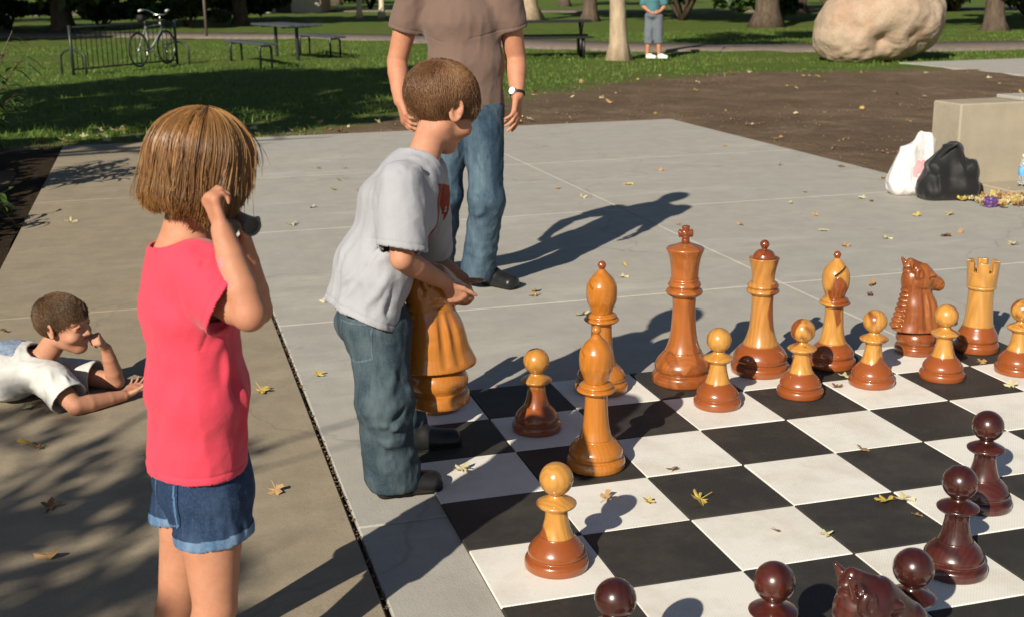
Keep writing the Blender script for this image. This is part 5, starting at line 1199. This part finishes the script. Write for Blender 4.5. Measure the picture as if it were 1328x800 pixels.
    DR = M_plain('dark_red_print', (.22, .035, .02), .7, .2, .25, 60)
    cc = lerp(che, nb, .25)+Fd*.10-base
    def pr(c, n): q_ = c-cc; u = q_@L; v = q_@nrm(nb-wst); return (n@Fd > .35) & (np.abs(u) < .115) & (v > -.15) & (v < .03) & (vnoise(c, (30, 30, 26), 4)+.25*vnoise(c, 90, 5) > -.42)
    patch(so, pr, 'print', DR, .001)
    nkc = nb-base
    # jeans
    F = Field(base+np.array([-.36, -.36, -.01]), base+np.array([.42, .5, .85]), .0038)
    F.put(ecap(pel+UP*.10, pel-UP*.02, L, (.118, .092), (.128, .105)), 0.)
    for hp, kn, an in ((hpR, knR, anR), (hpL, knL, anL)):
        F.put(ecap(hp+UP*.02, kn, L, (.078, .098), (.074, .082)), .04); F.put(ecap(kn, an-UP*.02, L, (.074, .082), (.076, .084)), .04)
    V, Q = garment(F, .007, (), (((0, 0, anR[2]-.055), -UP),)); N = vnormals(V, Q); q = 3.52
    V = folds(V, N, [(A(520, 455, q), A(500, 520, q), .016, .008), (A(535, 560, q), A(490, 545, q), .014, .010), (A(538, 590, q), A(495, 575, q), .013, .010), (A(485, 600, q), A(540, 610, q), .012, .010), (A(500, 555, q), A(540, 520, q), .013, -.009), (A(490, 620, q), A(540, 598, q), .010, -.008), (A(470, 430, q), A(520, 440, q), .013, .005), (A(530, 500, q+.05), A(505, 560, q), .012, .009)])
    V = drape(V, Q, .006, (7, 7, 17), 35, mask=lambda v: np.clip((.45-v[:, 2])/.3, .1, 1)); V = drape(V, Q, .007, (10, 10, 6), 31, mask=lambda v: np.clip((.75-v[:, 2])/.4, .35, 1)); V = drape(V, Q, .0025, (34, 34, 24), 32)
    je = p.part('jeans', V, Q, DENIM)
    bk = nrm(-Fd*.55-L*.85); cp = A(463, 440, 3.56)-base
    def edge(c, n): q = c-cp; u = np.abs(q@nrm(np.cross(UP, bk))); z = q[:, 2]; o = (u < .056) & (z < .055) & (z > -.07+.3*u); i = (u < .052) & (z < .051) & (z > -.064+.3*u); return o & ~i & (n@bk > .35)
    patch(je, edge, 'stitching', M_denim('denim_seam', (.06, .09, .12), (.14, .18, .21)), .0015)
    shoes(p, 'shoe', [(G(484, 641)*np.array([1, 1, 0])+UP*ZS, Fd*.95-Wd*.12, .235, .042), (G(518, 586)*np.array([1, 1, 0])+UP*ZS, Fd, .235, .042)], SHOEB, SOLE, .095)
boy()
# ------------------------------------------------------------------ boy lying on the walk
def lying_boy():
    R = RGT; Wd = FWD; base = np.array([-1.45, 3.15, ZS]); Fd = R; L = Wd*1.
    p = Person('boy in white t-shirt lying on his stomach on the concrete, fist at his mouth', base, [SKIN_B, LIP, SKIN_B])
    hc = A(83, 419, 4.62); H = .232; hf = nrm(.93*R-.22*Wd-.06*UP); hu = nrm(UP*.95-R*.16-Wd*.06)
    nb = A(57, 472, 4.63); che = A(20, 502, 4.63); wst = A(-70, 520, 4.66); pel = A(-140, 520, 4.70)
    shR = A(66, 492, 4.50); elR = A(98, 522, 4.42); wrR = A(160, 513, 4.56); shL = A(82, 484, 4.76); elL = A(152, 510, 4.72); wrL = A(138, 452, 4.67)
    g0 = lambda v, z: np.array([v[0], v[1], ZS+z])
    che = g0(che, .115); wst = g0(wst, .10); pel = g0(pel, .11); elR = g0(elR, .036); wrR = g0(wrR, .03); elL = g0(elL, .038)
    knR = g0(pel-R*.36-Wd*.08, .07); knL = g0(pel-R*.36+Wd*.10, .07); anR = g0(knR-R*.33-Wd*.02, .08); anL = g0(knL-R*.33+Wd*.04, .08)
    F = Field(base+np.array([-1.1, -.62, -.01]), base+np.array([1.0, .85, .52]), .0033)
    F.put(ecap(pel, wst, Wd, (.12, .085), (.105, .075)), .03); F.put(ecap(wst, che, Wd, (.105, .075), (.118, .085)), .05); F.put(ecap(che, lerp(che, nb, .8), Wd, (.118, .085), (.09, .06)), .05)
    F.put(rc(shR, shL, .048), .04); F.put(ecap(lerp(nb, che, .15), lerp(nb, hc, .6), Wd, (.046, .048), (.043, .045)), .02)
    B, T = head(F, hc, hf, H, hu)
    leg(F, pel-Wd*.06, knR, anR); leg(F, pel+Wd*.06, knL, anL); arm(F, shR, elR, wrR, 1.0); arm(F, shL, elL, wrL, 1.0)
    hand(F, wrR, nrm(A(190, 500, 4.70)-wrR+UP*.03), nrm(UP*.9-Wd*.3), .135, 1, (6, 10, 14, 16), (.5, .8, .4), .06, (15, 15), .003)
    hand(F, wrL, nrm(A(121, 431, 4.61)-wrL), nrm(-.8*R-.2*Wd-.1*UP), .132, -1, (70, 74, 76, 78), (.7, .4, .6), .02, (30, 30), .003)
    for an in (anR, anL): F.put(ecap(an, an-R*.16-UP*.03, Wd, (.03, .03), (.038, .02)), .03)
    V, Q = F.mesh(2); V[:, 2] = np.maximum(V[:, 2], ZS+.002); p.body(V, Q, [(T, B, H)]); p.eyes(T, B, H)
    HB = M_hair('hair_dark_brown', (.045, .023, .012), (.12, .065, .032), (.28, .165, .085)); short_hair(p, T, B, H, HB, 14, 15000, .16, .02, .085, (.36, .76))
    F = Field(base+np.array([-.9, -.62, -.01]), base+np.array([.5, .7, .40]), .0042)
    F.put(ecap(pel+R*.02, wst, Wd, (.15, .105), (.135, .097)), 0.); F.put(ecap(wst, che, Wd, (.135, .097), (.145, .105)), .05); F.put(ecap(che, lerp(che, nb, .72), Wd, (.145, .105), (.12, .078)), .05); F.put(ecap(lerp(che, nb, .6), nb, Wd, (.12, .075), (.075, .066)), .04)
    F.put(rc(lerp(shR, che, .3), lerp(shR, elR, .4), .07, .05), .04); nu = nrm(lerp(nb, hc, .7)-nb)
    V, Q = garment(F, .007, ((shR, lerp(shR, elR, 1.1), .066, .080, lerp(shR, elR, .72), elR-shR), (shL, elL, .066, .074, lerp(shL, elL, .62), elL-shL)), ((pel-R*.06, -R),), (ecap(nb+nu*.055, nb-nu*.002, Wd, (.082, .082), (.062, .064)),)); N = vnormals(V, Q)
    V = folds(V, N, [(A(60, 470, 4.45), A(75, 520, 4.4), .012, .007), (A(45, 480, 4.45), A(55, 520, 4.4), .012, -.009), (A(45, 500, 4.45), A(-10, 525, 4.45), .014, .010), (A(40, 485, 4.45), A(-20, 508, 4.45), .014, -.008), (A(50, 465, 4.5), A(10, 480, 4.5), .014, .006), (A(30, 515, 4.45), A(-20, 530, 4.45), .010, .008), (A(80, 480, 4.45), A(95, 515, 4.4), .010, .006)])
    V = drape(V, Q, .006, (8, 11, 11), 41); V = drape(V, Q, .002, (28, 28, 28), 42); V[:, 2] = np.maximum(V[:, 2], ZS+.003)
    so = p.part('shirt', V, Q, M_cloth('white_cotton', (.54, .53, .51), 1000, .05, .85, .2))
    bc = A(8, 462, 4.65)-base
    patch(so, lambda c, n: (n[:, 2] > .35) & (np.abs((c-bc)@R+.03) < .10) & (np.abs((c-bc)@Wd) < .11) & (vnoise(c, (22, 22, 22), 6) > -.75), 'print', M_plain('blue_grey_print', (.24, .30, .40), .7, .2, .25, 60), .001)
    F = Field(base+np.array([-1.1, -.62, -.01]), base+np.array([0, .85, .40]), .006)
    F.put(ecap(pel+R*.10, pel-R*.02, Wd, (.13, .098), (.135, .10)), 0.); F.put(ecap(pel-Wd*.06, knR, Wd, (.082, .085), (.068, .068)), .03); F.put(ecap(pel+Wd*.06, knL, Wd, (.082, .085), (.068, .068)), .03); F.shell(.008); F.plane(lerp(knR, pel, -.05), -R); V, Q = F.mesh(2); V[:, 2] = np.maximum(V[:, 2], ZS+.003); V = drape(V, Q, .004, (12, 12, 12), 43); p.part('shorts', V, Q, M_cloth('khaki', (.20, .17, .12)))
    shoes(p, 'shoe', [(anR-R*.17-UP*(anR[2]-ZS)+UP*.0, R, .22, .04), (anL-R*.17-UP*(anL[2]-ZS), R, .22, .04)], SHOEB, SOLE, .09, .006)
lying_boy()
# ------------------------------------------------------------------ man behind the boy
def man():
    R = RGT; Wd = FWD; Fd = nrm(-Wd*.96+.18*R); L = np.cross(UP, Fd)            # L is his left, picture right
    base = np.array([.76, 4.50, ZS])
    p = Person('man in taupe t-shirt and faded jeans with a wristwatch, standing behind the boy', base, [SKIN_M, LIP, SKIN_M])
    nb = A(598, -32, 6.36); hc = A(596, -84, 6.32); H = .235; hf = nrm(-.93*Wd+.10*R-.3*UP); pel = A(606, 134, 6.33); wst = A(604, 84, 6.34); che = A(600, 28, 6.36)
    shR = A(535, -2, 6.36); elR = A(515, 80, 6.40); wrR = A(519, 131, 6.28); shL = A(656, -2, 6.34); elL = A(669, 76, 6.40); wrL = A(671, 124, 6.30)
    hpL = A(627, 152, 6.33); hpR = A(582, 152, 6.33); knL = A(631, 260, 6.28); knR = A(577, 252, 6.34); anL = G(620, 368)+UP*.09; anR = G(568, 352)+UP*.09
    F = Field(base+np.array([-.60, -.62, -.02]), base+np.array([.62, .50, 1.95]), .0042)
    F.put(ecap(pel, wst, L, (.150, .10), (.142, .095)), .04); F.put(ecap(wst, che, L, (.142, .095), (.165, .11)), .06); F.put(ecap(che, lerp(che, nb, .75), L, (.160, .100), (.12, .06)), .06)
    F.put(rc(shR, shL, .052), .05); F.put(ecap(nb-UP*.03, lerp(nb, hc, .6), L, (.062, .064), (.058, .062)), .03)
    B, T = head(F, hc, hf, H, UP, False)
    leg(F, hpR, knR, anR, 1.32); leg(F, hpL, knL, anL, 1.32); arm(F, shR, elR, wrR, 1.55); arm(F, shL, elL, wrL, 1.55)
    hand(F, wrR, A(526, 158, 6.22)-wrR, nrm(.85*R+.3*Wd), .205, -1, (24, 28, 32, 36), (.85, .45, .3), .03, (12, 10), .004)
    hand(F, wrL, A(669, 166, 6.22)-wrL, nrm(-.75*R+.35*Wd), .205, 1, (16, 20, 24, 28), (.85, .5, .25), .06, (12, 10), .004)
    V, Q = F.mesh(2); p.body(V, Q, [(T, B, H)]); p.eyes(T, B, H); short_hair(p, T, B, H, M_hair('hair_man', (.03, .018, .01), (.08, .045, .025), (.15, .09, .05)), 24, 3500, .16)
    F = Field(base+np.array([-.60, -.62, .75]), base+np.array([.62, .50, 1.75]), .0048); hem = A(606, 141, 6.33)
    F.put(ecap(hem-UP*.08, wst, L, (.196, .146), (.178, .125)), 0.); F.put(ecap(wst, che, L, (.178, .128), (.195, .148)), .06); F.put(ecap(che, lerp(che, nb, .65), L, (.195, .146), (.16, .105)), .06); F.put(ecap(lerp(che, nb, .6), nb-UP*.01, L, (.16, .088), (.09, .08)), .05)
    V, Q = garment(F, .010, [(sh, lerp(sh, el, .9), .082, .088, lerp(sh, el, .50), el-sh) for sh, el in ((shR, elR), (shL, elL))], ((hem, -UP),), (ecap(nb+UP*.07, nb+UP*.02+Fd*.01, L, (.105, .10), (.078, .076)),), .05); N = vnormals(V, Q); q = 6.18
    V = hemline(V, N, hem, -UP, .02, .003); V = hemline(V, N, lerp(shL, elL, .5), elL-shL, .02, .003, (shL, .3)); V = hemline(V, N, lerp(shR, elR, .5), elR-shR, .02, .003, (shR, .3))
    V = folds(V, N, [(A(560, 15, q), A(585, 40, q), .02, .008), (A(640, 15, q), A(615, 45, q), .02, .008), (A(645, 30, q), A(635, 120, q), .018, -.010), (A(652, 60, q), A(600, 90, q), .02, .008), (A(640, 80, q), A(625, 138, q), .02, .009), (A(550, 60, q), A(580, 110, q), .02, .006), (A(600, 50, q), A(598, 110, q), .025, .006), (A(650, 20, q), A(640, 60, q), .012, .012)])
    V = drape(V, Q, .008, (6.5, 6.5, 3.2), 51, mask=lambda v: np.clip((1.5-v[:, 2])/.4, .3, 1)); V = drape(V, Q, .003, (20, 20, 12), 52); p.part('shirt', V, Q, M_cloth('taupe_cotton', (.15, .098, .078), 900, .07))
    F = Field(base+np.array([-.45, -.5, -.01]), base+np.array([.5, .4, 1.12]), .005)
    F.put(ecap(pel+UP*.08, pel-UP*.04, L, (.146, .102), (.168, .124)), 0.)
    for hp, kn, an in ((hpR, knR, anR), (hpL, knL, anL)):
        F.put(ecap(hp+UP*.03, kn, L, (.105, .118), (.084, .090)), .04); F.put(ecap(kn, an-UP*.03, L, (.084, .090), (.088, .098)), .05)
    V, Q = garment(F, .010, (), (((0, 0, anL[2]-.06), -UP),)); N = vnormals(V, Q); q = 6.2
    V = folds(V, N, [(A(625, 165, q), A(650, 185, q), .016, .009), (A(630, 270, q), A(606, 290, q), .016, .011), (A(610, 250, q), A(640, 275, q), .014, -.01), (A(605, 340, q), A(640, 345, q), .014, .012), (A(608, 355, q), A(640, 360, q), .012, -.012), (A(560, 270, q), A(590, 255, q), .016, .010), (A(612, 180, q), A(630, 230, q), .016, .008), (A(600, 330, q), A(635, 320, q), .014, .01)])
    V = drape(V, Q, .008, (5, 5, 13), 65, mask=lambda v: np.clip((.55-v[:, 2])/.3, .15, 1)); V = drape(V, Q, .006, (8, 8, 5), 61); V = drape(V, Q, .003, (26, 26, 18), 62); p.part('jeans', V, Q, DENIM_L)
    shoes(p, 'shoe', [((anL-Fd*.07)*np.array([1, 1, 0])+UP*ZS, nrm(Fd*.7+R*.75), .29, .05), ((anR-Fd*.07)*np.array([1, 1, 0])+UP*ZS, nrm(Fd*.95-R*.2), .29, .05)], SHOEB, SOLE, .11, .005)
    # watch
    ax = nrm(wrL-elL); c = wrL-ax*.012; u = nrm(np.cross(ax, Fd)); v = np.cross(ax, u); m = MB()
    m.tube([c+ax*.0+.036*(math.cos(q)*u+math.sin(q)*v)-base for q in np.linspace(0, 6.2832, 25)], .0052, 6, False)
    m.tube([c+ax*.006+.036*(math.cos(q)*u+math.sin(q)*v)-base for q in np.linspace(0, 6.2832, 25)], .0052, 6, False); w_ = m.build('wristwatch', BLACKR, p.root, True)
    fd = nrm(-R*.55-Wd*.85); fd = nrm(fd-ax*(fd@ax)); m = MB(); m.tube([c+fd*.032-base, c+fd*.046-base], .022, 20); m.build('watch_case', CHROME, w_, False); m = MB(); m.tube([c+fd*.0455-base, c+fd*.0468-base], .019, 20); m.build('watch_face', WHITEP, w_)
man()
# ------------------------------------------------------------------ woman far behind
def woman():
    R = RGT; Wd = FWD; Fd = nrm(-Wd*.5+R*.85); L = np.cross(UP, Fd); base = np.array([9.42, 22.75, -.035])
    p = Person('woman in teal top, grey capris and white shoes standing far behind beside the pale trunk', base, [SKIN_M, LIP, SKIN_M]); b = lambda r, w, z: base+R*r+Wd*w+UP*z
    F = Field(base-np.array([.5, .5, .03]), base+np.array([.5, .5, 1.75]), .009)
    nb = b(0, 0, 1.40); pel = b(0, 0, .92); che = b(0, 0, 1.2); hc = b(.02, 0, 1.55)
    F.put(ecap(pel, che, L, (.15, .11), (.15, .11)), .04); F.put(ecap(che, nb, L, (.15, .10), (.08, .06)), .05); F.put(rc(b(-.1, .14, 1.34), b(.1, -.14, 1.34), .055), .05); F.put(rc(nb, hc, .055), .03); B, T = head(F, hc, nrm(Fd), .22, UP, False)
    leg(F, b(-.075, .02, .88), b(-.10, .02, .48), b(-.12, .02, .08), 1.25); leg(F, b(.075, -.02, .88), b(.11, -.02, .48), b(.12, -.03, .08), 1.25)
    for s in (-1, 1):
        sh = b(s*.17, -s*.06, 1.34); el = b(s*.22, -s*.06, 1.08); wr = b(s*.12, -.14, .98); arm(F, sh, el, wr, 1.25); hand(F, wr, nrm(-s*R*.8-Wd*.3-UP*.2), nrm(Wd), .17, s, (25, 25, 25, 25), k=.006)
    V, Q = F.mesh(2); p.body(V, Q, [(T, B, .22)]); p.eyes(T, B, .22); short_hair(p, T, B, .22, M_hair('hair_grey', (.12, .1, .09), (.3, .27, .24), (.45, .42, .4)), 34, 2200, .25)
    F = Field(base-np.array([.4, .4, -.2]), base+np.array([.4, .4, 1.1]), .009); F.put(ecap(b(0, 0, .98), b(0, 0, .90), L, (.165, .125), (.172, .135)))
    for s in (-1, 1): F.put(ecap(b(s*.075, -s*.02, .88), b(s*.105, -s*.02, .30), L, (.105, .11), (.088, .09)), .04)
    F.shell(.012); F.plane(b(0, 0, .31), -UP); V, Q = F.mesh(2); V = drape(V, Q, .012, (7, 7, 4), 71); p.part('capris', V, Q, M_cloth('blue_grey_twill', (.13, .15, .18)))
    F = Field(base-np.array([.5, .5, -.8]), base+np.array([.5, .5, 1.6]), .009); F.put(ecap(b(0, 0, .93), che, L, (.185, .145), (.175, .135))); F.put(ecap(che, nb, L, (.175, .13), (.09, .075)), .05)
    for s in (-1, 1): F.put(rc(b(s*.15, -s*.06, 1.34), b(s*.21, -s*.06, 1.14), .075, .075), .04)
    F.shell(.012); F.sub(ecap(nb+UP*.09, nb, L, (.11, .1), (.08, .075)), .01); F.plane(b(0, 0, .97), -UP); V, Q = F.mesh(2); V = drape(V, Q, .01, (8, 8, 4), 72); p.part('shirt', V, Q, M_cloth('teal_cotton', (.06, .17, .20)))
    shoes(p, 'shoe', [(b(-.15, .02, 0), Fd, .25, .046), (b(.09, -.03, 0), Fd, .25, .046)], WHITEP, WHITEP, .11, .008)
woman()
# ================================================================== CAMERA, SUN, SKY
cam = bpy.data.cameras.new('camera'); co = bpy.data.objects.new('camera', cam); COL.objects.link(co)
cam.sensor_width = 36; cam.lens = F_PX/1328*36; cam.clip_end = 600; cam.clip_start = .05
M = Matrix(np.stack([CR, CU, -CF], 1).tolist()).to_4x4(); M.translation = Vector(CAM.tolist()); co.matrix_world = M
cam.dof.use_dof = True; cam.dof.focus_distance = 3.9; cam.dof.aperture_fstop = 6.3
scene.camera = co
SUN_EL = 30.; TO = nrm((-.69, -.724, math.tan(R_(SUN_EL))))       # towards the sun: behind the camera, to the left
sl = bpy.data.lights.new('sun', 'SUN'); sl.energy = 5.0; sl.angle = R_(.53); sl.color = (1., .915, .77)
so = bpy.data.objects.new('sun', sl); COL.objects.link(so); so.rotation_euler = Vector(TO.tolist()).to_track_quat('Z', 'Y').to_euler(); so.location = (-6, -6, 8)
w = bpy.data.worlds.new('World'); scene.world = w; w.use_nodes = True; nt = w.node_tree
sky = nt.nodes.new('ShaderNodeTexSky'); sky.sky_type = 'NISHITA'; sky.sun_disc = False
sky.sun_elevation = R_(SUN_EL); sky.sun_rotation = math.atan2(TO[0], TO[1]); sky.air_density = 1.; sky.dust_density = .6
nt.links.new(sky.outputs[0], nt.nodes['Background'].inputs[0]); nt.nodes['Background'].inputs[1].default_value = .046
scene.view_settings.view_transform = 'Standard'; scene.view_settings.look = 'None'; scene.view_settings.exposure = .42; scene.view_settings.gamma = 1
scene.render.engine = 'CYCLES'; scene.cycles.use_denoising = True; scene.cycles.max_bounces = 6
